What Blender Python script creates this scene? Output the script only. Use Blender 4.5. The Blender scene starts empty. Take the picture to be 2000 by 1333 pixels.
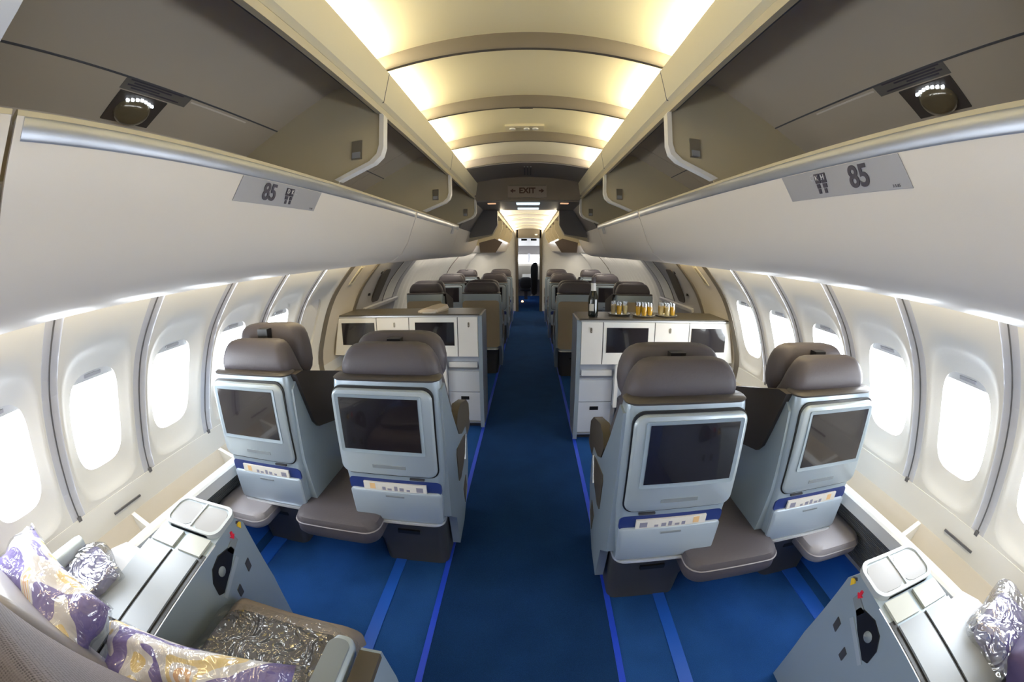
import bpy, bmesh, math, random
from mathutils import Vector, Matrix, noise
random.seed(7)
scene = bpy.context.scene
PI = math.pi

# ------------------------------------------------------------------ camera (wide fisheye lens, as the photograph's)
cam = bpy.data.cameras.new('camera'); camo = bpy.data.objects.new('camera', cam)
scene.collection.objects.link(camo); scene.camera = camo
cam.type = 'PANO'; cam.sensor_width = 36.0; cam.sensor_fit = 'HORIZONTAL'
cam.clip_start = 0.01
cc = cam
cc.panorama_type = 'FISHEYE_LENS_POLYNOMIAL'
F_MM = 795.04 / 2000 * 36.0
cc.fisheye_fov = math.radians(200)
cc.fisheye_polynomial_k0 = 0.0
cc.fisheye_polynomial_k1 = -1.0 / F_MM
cc.fisheye_polynomial_k2 = 0.0
cc.fisheye_polynomial_k3 = 0.0
cc.fisheye_polynomial_k4 = 0.0
PITCH, YAW, ROLL = 0.2178, 0.0436, -0.0061
camo.location = (0.012, 0.0, 1.5)
camo.matrix_world = (Matrix.Translation((0.012, 0, 1.5)) @ Matrix.Rotation(YAW, 4, 'Z') @ Matrix.Rotation(PI/2 - PITCH, 4, 'X')
                     @ Matrix.Rotation(ROLL, 4, 'Z'))

# ------------------------------------------------------------------ sky outside the windows, exposure
w = bpy.data.worlds.new('sky'); scene.world = w; w.use_nodes = True
bg = w.node_tree.nodes['Background']
bg.inputs[0].default_value = (0.90, 0.95, 1.0, 1); bg.inputs[1].default_value = 16.5
scene.view_settings.view_transform = 'Standard'; scene.view_settings.look = 'None'
scene.view_settings.gamma = 1.0; scene.view_settings.use_curve_mapping = False
scene.view_settings.exposure = 0.12
scene.cycles.use_denoising = True
scene.cycles.max_bounces = 10; scene.cycles.diffuse_bounces = 6; scene.cycles.glossy_bounces = 4
scene.cycles.transparent_max_bounces = 12
scene.cycles.sample_clamp_indirect = 6.0

# ------------------------------------------------------------------ helpers
C = scene.collection
SIDE = 1            # +1 right of the aisle, -1 left (mirrored)
def mat(name, col, rough=0.5, metal=0.0, bump=0.0, bscale=60.0, var=0.0, vscale=6.0, emit=None, estr=1.0, trans=0.0, alpha=1.0, spec=0.5, coat=0.0):
    m = bpy.data.materials.new(name); m.use_nodes = True
    nt = m.node_tree; b = nt.nodes['Principled BSDF']
    b.inputs['Base Color'].default_value = (*col, 1); b.inputs['Roughness'].default_value = rough
    b.inputs['Metallic'].default_value = metal; b.inputs['Specular IOR Level'].default_value = spec
    b.inputs['Coat Weight'].default_value = coat
    if trans: b.inputs['Transmission Weight'].default_value = trans
    if emit: b.inputs['Emission Color'].default_value = (*emit, 1); b.inputs['Emission Strength'].default_value = estr
    tc = nt.nodes.new('ShaderNodeTexCoord')
    if var:
        n = nt.nodes.new('ShaderNodeTexNoise'); n.inputs['Scale'].default_value = vscale; n.inputs['Detail'].default_value = 4
        nt.links.new(tc.outputs['Object'], n.inputs['Vector'])
        mx = nt.nodes.new('ShaderNodeMix'); mx.data_type = 'RGBA'
        mx.inputs[6].default_value = (*[max(0, c*(1-var)) for c in col], 1); mx.inputs[7].default_value = (*[min(1, c*(1+var)) for c in col], 1)
        nt.links.new(n.outputs['Fac'], mx.inputs[0]); nt.links.new(mx.outputs[2], b.inputs['Base Color'])
    if bump:
        n2 = nt.nodes.new('ShaderNodeTexNoise'); n2.inputs['Scale'].default_value = bscale; n2.inputs['Detail'].default_value = 3
        nt.links.new(tc.outputs['Object'], n2.inputs['Vector'])
        bp = nt.nodes.new('ShaderNodeBump'); bp.inputs['Strength'].default_value = bump; bp.inputs['Distance'].default_value = 0.004
        nt.links.new(n2.outputs['Fac'], bp.inputs['Height']); nt.links.new(bp.outputs['Normal'], b.inputs['Normal'])
    return m

def rr(x0, x1, y0, y1, r, n=5):
    r = min(r, (x1-x0)/2*0.999, (y1-y0)/2*0.999); pts = []
    for cx, cy, a0 in ((x1-r, y1-r, 0), (x0+r, y1-r, 90), (x0+r, y0+r, 180), (x1-r, y0+r, 270)):
        for i in range(n+1):
            a = math.radians(a0 + 90*i/n); pts.append((cx + r*math.cos(a), cy + r*math.sin(a)))
    return pts
def loft(bm, rings, cap=True, closed=True):
    vr = [[bm.verts.new(p) for p in r] for r in rings]
    for a, b in zip(vr, vr[1:]):
        n = len(a)
        for i in range(n if closed else n-1):
            j = (i+1) % n
            try: bm.faces.new((a[i], a[j], b[j], b[i]))
            except ValueError: pass
    if cap:
        bm.faces.new(vr[0][::-1]); bm.faces.new(vr[-1])
    return vr
def bev(bm, vs, w, seg=2):
    es = {e for v in vs for e in v.link_edges if e.other_vert(v) in vs and len(e.link_faces) == 2 and e.calc_face_angle(0) > 0.5}
    if es and w > 0: bmesh.ops.bevel(bm, geom=list(es), offset=w, segments=seg, profile=0.5, affect='EDGES', clamp_overlap=True)
def bx(bm, x0, x1, y0, y1, z0, z1, b=0.0, seg=2):
    vs = [bm.verts.new((x, y, z)) for x in (x0, x1) for y in (y0, y1) for z in (z0, z1)]
    for f in ((0,1,3,2), (4,6,7,5), (0,4,5,1), (2,3,7,6), (0,2,6,4), (1,5,7,3)): bm.faces.new([vs[i] for i in f])
    bev(bm, set(vs), b, seg); return bm
def prism(bm, pts, axis, a0, a1, b=0.0, seg=2):
    """pts in the plane across `axis`: X -> (y,z), Y -> (x,z), Z -> (x,y)"""
    def P(p, a): return {'X': (a, p[0], p[1]), 'Y': (p[0], a, p[1]), 'Z': (p[0], p[1], a)}[axis]
    v0 = [bm.verts.new(P(p, a0)) for p in pts]; v1 = [bm.verts.new(P(p, a1)) for p in pts]; n = len(pts)
    for i in range(n): bm.faces.new((v0[i], v0[(i+1) % n], v1[(i+1) % n], v1[i]))
    bm.faces.new(v0[::-1]); bm.faces.new(v1); bev(bm, set(v0+v1), b, seg); return bm
def tube(bm, path, r, n=10, cap=True):
    path = [Vector(p) for p in path]; rings = []
    for i, p in enumerate(path):
        d = (path[min(i+1, len(path)-1)] - path[max(i-1, 0)]).normalized()
        a = d.cross(Vector((0, 0, 1)) if abs(d.z) < .9 else Vector((1, 0, 0))).normalized(); b = d.cross(a)
        rad = r[i] if isinstance(r, (list, tuple)) else r
        rings.append([p + rad*(a*math.cos(2*PI*k/n) + b*math.sin(2*PI*k/n)) for k in range(n)])
    loft(bm, rings, cap); return bm
def lathe(bm, prof, c, n=20):
    rings = [[(c[0]+r*math.cos(2*PI*k/n), c[1]+r*math.sin(2*PI*k/n), c[2]+z) for k in range(n)] for r, z in prof]
    loft(bm, rings, True); return bm
def sheet(bm, pa, pb, th=0.004):
    """profile pa (x,z list) swept from y=pa_y ... simple open sweep: pa = list of (x,z), pb = (y0,y1,ny)"""
    y0, y1, ny = pb; rows = []
    for k in range(ny+1):
        y = y0 + (y1-y0)*k/ny; rows.append([bm.verts.new((x, y, z)) for x, z in pa])
    for a, b in zip(rows, rows[1:]):
        for i in range(len(pa)-1): bm.faces.new((a[i], a[i+1], b[i+1], b[i]))
    return bm
def cushion(bm, x0, x1, y0, y1, z0, z1, r=0.04, p=3.2, nu=20, nv=10):
    """soft superellipsoid block"""
    cx, cy, cz = (x0+x1)/2, (y0+y1)/2, (z0+z1)/2; hx, hy, hz = (x1-x0)/2, (y1-y0)/2, (z1-z0)/2
    def sp(v, e): return math.copysign(abs(v)**e, v)
    rings = []
    e = 2/p
    for j in range(1, nv):
        t = -PI/2 + PI*j/nv
        rings.append([(cx+hx*sp(math.cos(t), e)*sp(math.cos(2*PI*i/nu), e), cy+hy*sp(math.cos(t), e)*sp(math.sin(2*PI*i/nu), e), cz+hz*sp(math.sin(t), e)) for i in range(nu)])
    loft(bm, rings, True); return bm
def B(): return bmesh.new()
def root_of(o):
    while o.parent: o = o.parent
    return o
def obj(name, bm, m, parent=None, smooth=True, loc=None, sub=0, solid=0.0, angle=35):
    """link ONE mesh object; coordinates are given as (outboard u, y, z) and mirrored for the left side"""
    bmesh.ops.recalc_face_normals(bm, faces=bm.faces[:])
    if SIDE < 0:
        for v in bm.verts: v.co.x = -v.co.x
        bmesh.ops.reverse_faces(bm, faces=bm.faces[:])
    me = bpy.data.meshes.new(name); 
    base = root_of(parent).location if parent else None
    if parent is None:
        if loc is None:
            xs = [v.co for v in bm.verts]
            loc = Vector(((min(v.x for v in xs)+max(v.x for v in xs))/2, (min(v.y for v in xs)+max(v.y for v in xs))/2, min(v.z for v in xs)))
        base = Vector(loc)
    for v in bm.verts: v.co -= base
    bm.to_mesh(me); bm.free()
    for p in me.polygons: p.use_smooth = smooth
    o = bpy.data.objects.new(name, me); C.objects.link(o); me.materials.append(m)
    if parent: o.parent = parent
    else: o.location = base
    if solid:
        s = o.modifiers.new('thickness', 'SOLIDIFY'); s.thickness = solid; s.offset = 0
        e = o.modifiers.new('crisp', 'EDGE_SPLIT'); e.split_angle = math.radians(40)
    if sub:
        s = o.modifiers.new('smooth', 'SUBSURF'); s.levels = sub; s.render_levels = sub
    elif smooth:
        try: me.set_sharp_from_angle(angle=math.radians(angle))
        except Exception: pass
    return o
def tag(o, label, cat, group=None, kind=None):
    o['label'] = label; o['category'] = cat
    if group: o['group'] = group
    if kind: o['kind'] = kind
    return o
def struct(o, label=None, cat=None):
    o['kind'] = 'structure'
    if label: o['label'] = label
    if cat: o['category'] = cat
    return o
def thing(name, loc, label, cat, group=None, kind=None):
    o = bpy.data.objects.new(name, None); o.empty_display_size = 0.1; C.objects.link(o)
    o.location = (loc[0]*SIDE, loc[1], loc[2])
    tag(o, label, cat, group, kind); return o
def copy_tree(o, parent=None):
    c = o.copy(); C.objects.link(c); c.parent = parent
    for ch in [x for x in bpy.data.objects if x.parent == o and x != c]: copy_tree(ch, c)
    return c
def area(name, loc, rot, sx, sy, power, col, portal=False, spread=None):
    l = bpy.data.lights.new(name, 'AREA'); l.shape = 'RECTANGLE'; l.size = sx; l.size_y = sy; l.energy = power; l.color = col
    if portal: l.cycles.is_portal = True
    if spread: l.spread = spread
    o = bpy.data.objects.new(name, l); C.objects.link(o); o.location = loc; o.rotation_euler = rot; return o
def look(direction):
    return Vector(direction).to_track_quat('-Z', 'Y').to_euler()
def text(name, s, m, parent, origin, xdir, ydir, size, depth=0.0008, bold=0.0, shear=0.0):
    cu = bpy.data.curves.new(name, 'FONT'); cu.body = s; cu.size = size; cu.align_x = 'CENTER'; cu.align_y = 'CENTER'
    cu.extrude = depth; cu.offset = bold; cu.shear = shear
    tmp = bpy.data.objects.new(name, cu); C.objects.link(tmp); cu.materials.append(m)
    me = bpy.data.meshes.new_from_object(tmp); bpy.data.objects.remove(tmp); bpy.data.curves.remove(cu)
    o = bpy.data.objects.new(name, me); C.objects.link(o)
    x = Vector(xdir).normalized(); y = Vector(ydir).normalized(); z = x.cross(y).normalized(); y = z.cross(x)
    M = Matrix((x, y, z)).transposed().to_4x4(); M.translation = Vector(origin) - (root_of(parent).location if parent else Vector())
    if parent: o.parent = parent
    o.matrix_local = M
    return o

# ------------------------------------------------------------------ materials
M = {}
M['panel'] = mat('sidewall laminate', (0.74, 0.74, 0.72), 0.45, bump=0.05, bscale=200)
M['joint'] = mat('grey joint strip', (0.50, 0.51, 0.56), 0.5)
M['line'] = mat('dark seam', (0.10, 0.10, 0.11), 0.6)
M['beige'] = mat('beige liner', (0.62, 0.57, 0.49), 0.5, var=0.04)
M['sill'] = mat('brushed rail', (0.80, 0.82, 0.84), 0.35, 0.3)
M['grille'] = mat('grille metal', (0.42, 0.41, 0.39), 0.5, 0.3)
M['ceil'] = mat('cream ceiling panel', (0.80, 0.745, 0.54), 0.5)
M['ceil_far'] = mat('cream forward ceiling', (0.82, 0.78, 0.68), 0.5)
M['rib'] = mat('ceiling rib', (0.16, 0.14, 0.115), 0.45)
M['beam'] = mat('cream valance', (0.75, 0.695, 0.52), 0.4)
M['binface'] = mat('bin laminate', (0.76, 0.71, 0.655), 0.35, bump=0.03, bscale=300)
M['binin'] = mat('bin liner', (0.52, 0.46, 0.375), 0.55, var=0.05, vscale=3)
M['bindiv'] = mat('bin divider', (0.60, 0.53, 0.37), 0.5)
M['silver'] = mat('brushed silver', (0.50, 0.53, 0.60), 0.34, 0.75, var=0.25, vscale=4)
M['placard'] = mat('grey placard', (0.40, 0.40, 0.43), 0.4, 0.2)
M['ink'] = mat('dark print', (0.055, 0.05, 0.07), 0.5)
M['darkplate'] = mat('dark lamp plate', (0.07, 0.06, 0.055), 0.4)
M['darkplate2'] = mat('dark placard', (0.16, 0.15, 0.14), 0.4)
M['lens'] = mat('lamp lens', (0.16, 0.13, 0.08), 0.15, 0.2, coat=1.0)
M['led'] = mat('lit led row', (0.8, 0.9, 1), 0.3, emit=(0.85, 0.93, 1), estr=1.6)
M['latch'] = mat('latch metal', (0.30, 0.27, 0.22), 0.35, 0.6)
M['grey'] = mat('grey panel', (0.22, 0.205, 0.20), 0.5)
M['header'] = mat('brown grey header', (0.20, 0.17, 0.145), 0.45)
M['closing'] = mat('dark grey closing panel', (0.15, 0.14, 0.14), 0.5)
M['brownlt'] = mat('brown end cap', (0.10, 0.075, 0.06), 0.5)
M['brown'] = mat('brown panel', (0.030, 0.025, 0.025), 0.5)
M['shell'] = mat('silver blue shell', (0.32, 0.395, 0.47), 0.33, 0.25, coat=0.25)
M['bezel'] = mat('light bezel', (0.41, 0.48, 0.54), 0.35, 0.2, coat=0.2)
M['rim'] = mat('bright rim', (0.75, 0.78, 0.82), 0.22, 0.6)
M['screen'] = mat('dark screen', (0.012, 0.010, 0.014), 0.12, spec=0.6, coat=0.6)
M['foot'] = mat('charcoal plinth', (0.05, 0.052, 0.062), 0.5)
M['top'] = mat('brown grey cap', (0.065, 0.058, 0.056), 0.4)
M['leather'] = mat('grey leather', (0.082, 0.074, 0.088), 0.5, bump=0.15, bscale=90, spec=0.4)
M['leather2'] = mat('light grey leather', (0.25, 0.24, 0.27), 0.45, bump=0.12, bscale=90)
M['black'] = mat('black plastic', (0.01, 0.01, 0.011), 0.35)
M['navy'] = mat('navy pocket', (0.012, 0.03, 0.16), 0.5)
M['paper'] = mat('magazine paper', (0.72, 0.70, 0.66), 0.5)
M['print'] = mat('magazine print', (0.25, 0.25, 0.33), 0.5)
M['orange'] = mat('orange print', (0.75, 0.50, 0.25), 0.5)
M['cream'] = mat('cream cabinet', (0.88, 0.865, 0.83), 0.35)
M['cabtop'] = mat('dark cabinet top', (0.075, 0.068, 0.055), 0.35)
M['cabgrey'] = mat('blue grey cabinet', (0.52, 0.56, 0.64), 0.4)
M['white'] = mat('white plastic', (0.78, 0.79, 0.80), 0.35)
M['olive'] = mat('olive brown pad', (0.07, 0.058, 0.042), 0.5, bump=0.1)
M['tan'] = mat('tan seat back', (0.34, 0.29, 0.22), 0.5)
M['door'] = mat('grey door liner', (0.40, 0.40, 0.43), 0.45)
M['strip'] = mat('royal blue strip', (0.015, 0.06, 0.62), 0.3)
M['track'] = mat('blue track cover', (0.012, 0.09, 0.50), 0.4)
M['blue'] = mat('blue kick', (0.015, 0.10, 0.50), 0.35)
M['red'] = mat('red arrow', (0.75, 0.02, 0.06), 0.5)
M['yellow'] = mat('yellow mark', (0.85, 0.55, 0.03), 0.5)
M['bottle'] = mat('dark bottle glass', (0.006, 0.010, 0.008), 0.08, coat=0.5)
M['label'] = mat('white label', (0.80, 0.80, 0.80), 0.5)
M['steel'] = mat('tray steel', (0.65, 0.66, 0.68), 0.2, 0.9)
M['juice'] = mat('orange juice', (1.0, 0.58, 0.02), 0.2)
M['wine'] = mat('sparkling wine', (0.95, 0.78, 0.42), 0.2)
M['napkin'] = mat('folded napkin', (0.62, 0.55, 0.47), 0.8, bump=0.3, bscale=30)
M['exitp'] = mat('exit plate', (0.28, 0.245, 0.22), 0.4)
M['exitt'] = mat('exit red', (0.05, 0.015, 0.010), 0.5)
M['cool'] = mat('cool lamp', (0.8, 0.9, 1), 0.4, emit=(0.70, 0.92, 1.0), estr=1.3)
M['warm'] = mat('warm lamp', (1, .8, .6), 0.4, emit=(1.0, 0.55, 0.3), estr=0.7)
M['coat'] = mat('dark coat cloth', (0.012, 0.016, 0.022), 0.8)
M['bright'] = mat('aluminium trim', (0.65, 0.67, 0.7), 0.3, 0.8)
M['console'] = mat('console lid', (0.25, 0.275, 0.305), 0.42, 0.1, var=0.05, vscale=9)
M['consolelt'] = mat('console light plate', (0.40, 0.42, 0.40), 0.4, 0.1)
M['pan'] = mat('pale seat pad', (0.42, 0.43, 0.46), 0.6, bump=0.1)
M['tread'] = mat('brown seat cloth', (0.20, 0.17, 0.155), 0.7, bump=0.25, bscale=160)
M['violet'] = mat('violet pillow cloth', (0.05, 0.035, 0.11), 0.7)

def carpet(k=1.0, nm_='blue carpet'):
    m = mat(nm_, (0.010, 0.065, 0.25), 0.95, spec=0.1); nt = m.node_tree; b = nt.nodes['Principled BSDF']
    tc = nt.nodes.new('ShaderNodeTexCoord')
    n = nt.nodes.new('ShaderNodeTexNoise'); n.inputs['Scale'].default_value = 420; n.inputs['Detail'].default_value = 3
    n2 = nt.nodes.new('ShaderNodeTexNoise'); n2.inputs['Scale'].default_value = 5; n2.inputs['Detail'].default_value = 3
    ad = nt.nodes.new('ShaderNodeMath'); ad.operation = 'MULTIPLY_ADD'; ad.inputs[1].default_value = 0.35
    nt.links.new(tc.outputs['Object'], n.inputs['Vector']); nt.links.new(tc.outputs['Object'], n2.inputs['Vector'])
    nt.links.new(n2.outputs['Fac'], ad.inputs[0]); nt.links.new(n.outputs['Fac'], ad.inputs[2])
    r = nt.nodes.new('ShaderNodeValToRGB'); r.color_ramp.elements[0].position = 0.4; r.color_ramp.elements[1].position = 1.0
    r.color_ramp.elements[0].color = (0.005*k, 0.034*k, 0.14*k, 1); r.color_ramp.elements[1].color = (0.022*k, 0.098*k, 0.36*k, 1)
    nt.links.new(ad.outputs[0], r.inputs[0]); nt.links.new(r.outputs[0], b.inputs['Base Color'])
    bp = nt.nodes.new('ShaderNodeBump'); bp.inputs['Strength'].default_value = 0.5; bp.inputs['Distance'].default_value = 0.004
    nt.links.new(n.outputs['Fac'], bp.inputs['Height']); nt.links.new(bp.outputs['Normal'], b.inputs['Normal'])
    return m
M['carpet'] = carpet(); M['runner'] = carpet(0.5, 'shaded navy runner')  # aisle strip: slightly darker carpet, with the seats' shade put into its colour
def clear(name, tint=(1, 1, 1), gloss=0.12, rough=0.05):
    m = bpy.data.materials.new(name); m.use_nodes = True; nt = m.node_tree; nt.nodes.clear()
    o = nt.nodes.new('ShaderNodeOutputMaterial'); t = nt.nodes.new('ShaderNodeBsdfTransparent'); t.inputs[0].default_value = (*tint, 1)
    g = nt.nodes.new('ShaderNodeBsdfGlossy'); g.inputs['Roughness'].default_value = rough
    mx = nt.nodes.new('ShaderNodeMixShader'); mx.inputs[0].default_value = gloss
    nt.links.new(t.outputs[0], mx.inputs[1]); nt.links.new(g.outputs[0], mx.inputs[2]); nt.links.new(mx.outputs[0], o.inputs[0])
    return m
M['pane'] = clear('window pane', (0.97, 0.985, 1), 0.04)
M['glass'] = clear('drinking glass', (0.96, 0.97, 0.97), 0.16, 0.03)
def film(k=0.5, nm_='crinkled plastic bag'):
    m = clear(nm_, (0.96, 0.97, 0.98), k, 0.12); nt = m.node_tree
    g = [n for n in nt.nodes if n.type == 'BSDF_GLOSSY'][0]; mx = [n for n in nt.nodes if n.type == 'MIX_SHADER'][0]
    tc = nt.nodes.new('ShaderNodeTexCoord'); n = nt.nodes.new('ShaderNodeTexNoise'); n.inputs['Scale'].default_value = 11; n.inputs['Detail'].default_value = 2
    n.inputs['Distortion'].default_value = 1.6
    bp = nt.nodes.new('ShaderNodeBump'); bp.inputs['Strength'].default_value = 1.0; bp.inputs['Distance'].default_value = 0.03
    nt.links.new(tc.outputs['Object'], n.inputs['Vector']); nt.links.new(n.outputs['Fac'], bp.inputs['Height']); nt.links.new(bp.outputs['Normal'], g.inputs['Normal'])
    return m
M['film'] = film(); M['film2'] = film(0.16, 'thin plastic wrap'); M['film3'] = film(0.09, 'clear blanket bag')
def mesh_cloth():
    m = mat('grey mesh weave', (0.19, 0.165, 0.185), 0.8); nt = m.node_tree; b = nt.nodes['Principled BSDF']
    tc = nt.nodes.new('ShaderNodeTexCoord'); v = nt.nodes.new('ShaderNodeTexVoronoi'); v.inputs['Scale'].default_value = 170; v.inputs['Randomness'].default_value = 0.15
    r = nt.nodes.new('ShaderNodeValToRGB'); r.color_ramp.elements[0].position = 0.15; r.color_ramp.elements[1].position = 0.5
    r.color_ramp.elements[0].color = (0.05, 0.045, 0.055, 1); r.color_ramp.elements[1].color = (0.20, 0.18, 0.21, 1)
    nt.links.new(tc.outputs['Object'], v.inputs['Vector']); nt.links.new(v.outputs['Distance'], r.inputs[0]); nt.links.new(r.outputs[0], b.inputs['Base Color'])
    bp = nt.nodes.new('ShaderNodeBump'); bp.inputs['Strength'].default_value = 0.5; bp.inputs['Distance'].default_value = 0.003
    nt.links.new(v.outputs['Distance'], bp.inputs['Height']); nt.links.new(bp.outputs['Normal'], b.inputs['Normal'])
    return m
M['mesh'] = mesh_cloth()
def pillow_cloth():
    m = mat('printed pillow cloth', (0.7, 0.66, 0.66), 0.75); nt = m.node_tree; b = nt.nodes['Principled BSDF']
    tc = nt.nodes.new('ShaderNodeTexCoord'); n = nt.nodes.new('ShaderNodeTexNoise'); n.inputs['Scale'].default_value = 4.0; n.inputs['Detail'].default_value = 0.3
    n.inputs['Distortion'].default_value = 1.2
    r = nt.nodes.new('ShaderNodeValToRGB'); cr = r.color_ramp; cr.interpolation = 'CONSTANT'
    cols = [(0.0, (0.20, 0.16, 0.40)), (0.42, (0.72, 0.69, 0.70)), (0.50, (0.80, 0.62, 0.30)), (0.54, (0.74, 0.71, 0.72)), (0.575, (0.75, 0.45, 0.25)), (0.61, (0.80, 0.70, 0.62)), (0.66, (0.18, 0.14, 0.40))]
    cr.elements[0].position, cr.elements[0].color = 0.0, (*cols[0][1], 1); cr.elements[1].position, cr.elements[1].color = cols[1][0], (*cols[1][1], 1)
    for p, c in cols[2:]: e = cr.elements.new(p); e.color = (*c, 1)
    nt.links.new(tc.outputs['Object'], n.inputs['Vector']); nt.links.new(n.outputs['Fac'], r.inputs[0]); nt.links.new(r.outputs[0], b.inputs['Base Color'])
    n2 = nt.nodes.new('ShaderNodeTexNoise'); n2.inputs['Scale'].default_value = 13; n2.inputs['Distortion'].default_value = 0.8
    bp = nt.nodes.new('ShaderNodeBump'); bp.inputs['Strength'].default_value = 0.7; bp.inputs['Distance'].default_value = 0.02
    nt.links.new(tc.outputs['Object'], n2.inputs['Vector']); nt.links.new(n2.outputs['Fac'], bp.inputs['Height']); nt.links.new(bp.outputs['Normal'], b.inputs['Normal'])
    return m
M['pillow'] = pillow_cloth()
def blanket_cloth():
    m = mat('dark folded blanket', (0.03, 0.03, 0.035), 0.6); nt = m.node_tree; b = nt.nodes['Principled BSDF']
    tc = nt.nodes.new('ShaderNodeTexCoord'); n = nt.nodes.new('ShaderNodeTexNoise'); n.inputs['Scale'].default_value = 26; n.inputs['Detail'].default_value = 3; n.inputs['Distortion'].default_value = 2
    r = nt.nodes.new('ShaderNodeValToRGB'); cr = r.color_ramp
    cr.elements[0].position, cr.elements[0].color = 0.60, (0.022, 0.020, 0.024, 1); cr.elements[1].position, cr.elements[1].color = 0.68, (0.20, 0.15, 0.03, 1)
    nt.links.new(tc.outputs['Object'], n.inputs['Vector']); nt.links.new(n.outputs['Fac'], r.inputs[0]); nt.links.new(r.outputs[0], b.inputs['Base Color'])
    return m
M['blanket'] = blanket_cloth()
M['blanketv'] = mat('violet blanket cloth', (0.14, 0.12, 0.30), 0.7, var=0.4, vscale=14)

# ------------------------------------------------------------------ cabin dimensions
PITCHW = 0.476                     # window panel spacing
Y_BACK, Y_WIN_END, Y_MID, Y_END = -2.3, 2.99, 4.43, 10.3
def wx(z):                         # inner sidewall: half width at height z
    P_ = [(0.53, 1.705), (0.65, 1.715), (0.80, 1.69), (1.18, 1.545), (1.447, 1.333), (1.56, 1.215)]
    if z <= P_[0][0]: return P_[0][1]
    for i in range(len(P_)-1):
        (z0, x0), (z1, x1) = P_[i], P_[i+1]
        if z <= z1 or i == len(P_)-2:
            pm = P_[i-1] if i else (2*z0-z1, x0); pn = P_[i+2] if i+2 < len(P_) else (2*z1-z0, 2*x1-x0)
            m0 = (x1-pm[1])/(z1-pm[0]); m1 = (pn[1]-x0)/(pn[0]-z0); h = z1-z0; t = (z-z0)/h
            return (2*t**3-3*t*t+1)*x0 + (t**3-2*t*t+t)*h*m0 + (-2*t**3+3*t*t)*x1 + (t**3-t*t)*h*m1
def wn(z):                         # outward normal in (x,z)
    d = (wx(z+.01)-wx(z-.01))/.02; n = Vector((1, 0, -d)); return n.normalized()
def wp(y, z, d=0.0):               # a point on the wall, pushed outward by d
    n = wn(z); return (wx(z)+n.x*d, y, z+n.z*d)
def wall_patch(bm, y0, y1, z0, z1, d0=0.0, d1=None, ny=1, nz=8):
    if d1 is None:
        rows = [[bm.verts.new(wp(y0+(y1-y0)*i/ny, z0+(z1-z0)*k/nz, d0)) for i in range(ny+1)] for k in range(nz+1)]
        for a, b in zip(rows, rows[1:]):
            for i in range(ny): bm.faces.new((a[i], a[i+1], b[i+1], b[i]))
        return
    rings = []
    for k in range(nz+1):
        z = z0+(z1-z0)*k/nz; rings.append([wp(y0, z, d0), wp(y1, z, d0), wp(y1, z, d1), wp(y0, z, d1)])
    loft(bm, rings)

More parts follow.
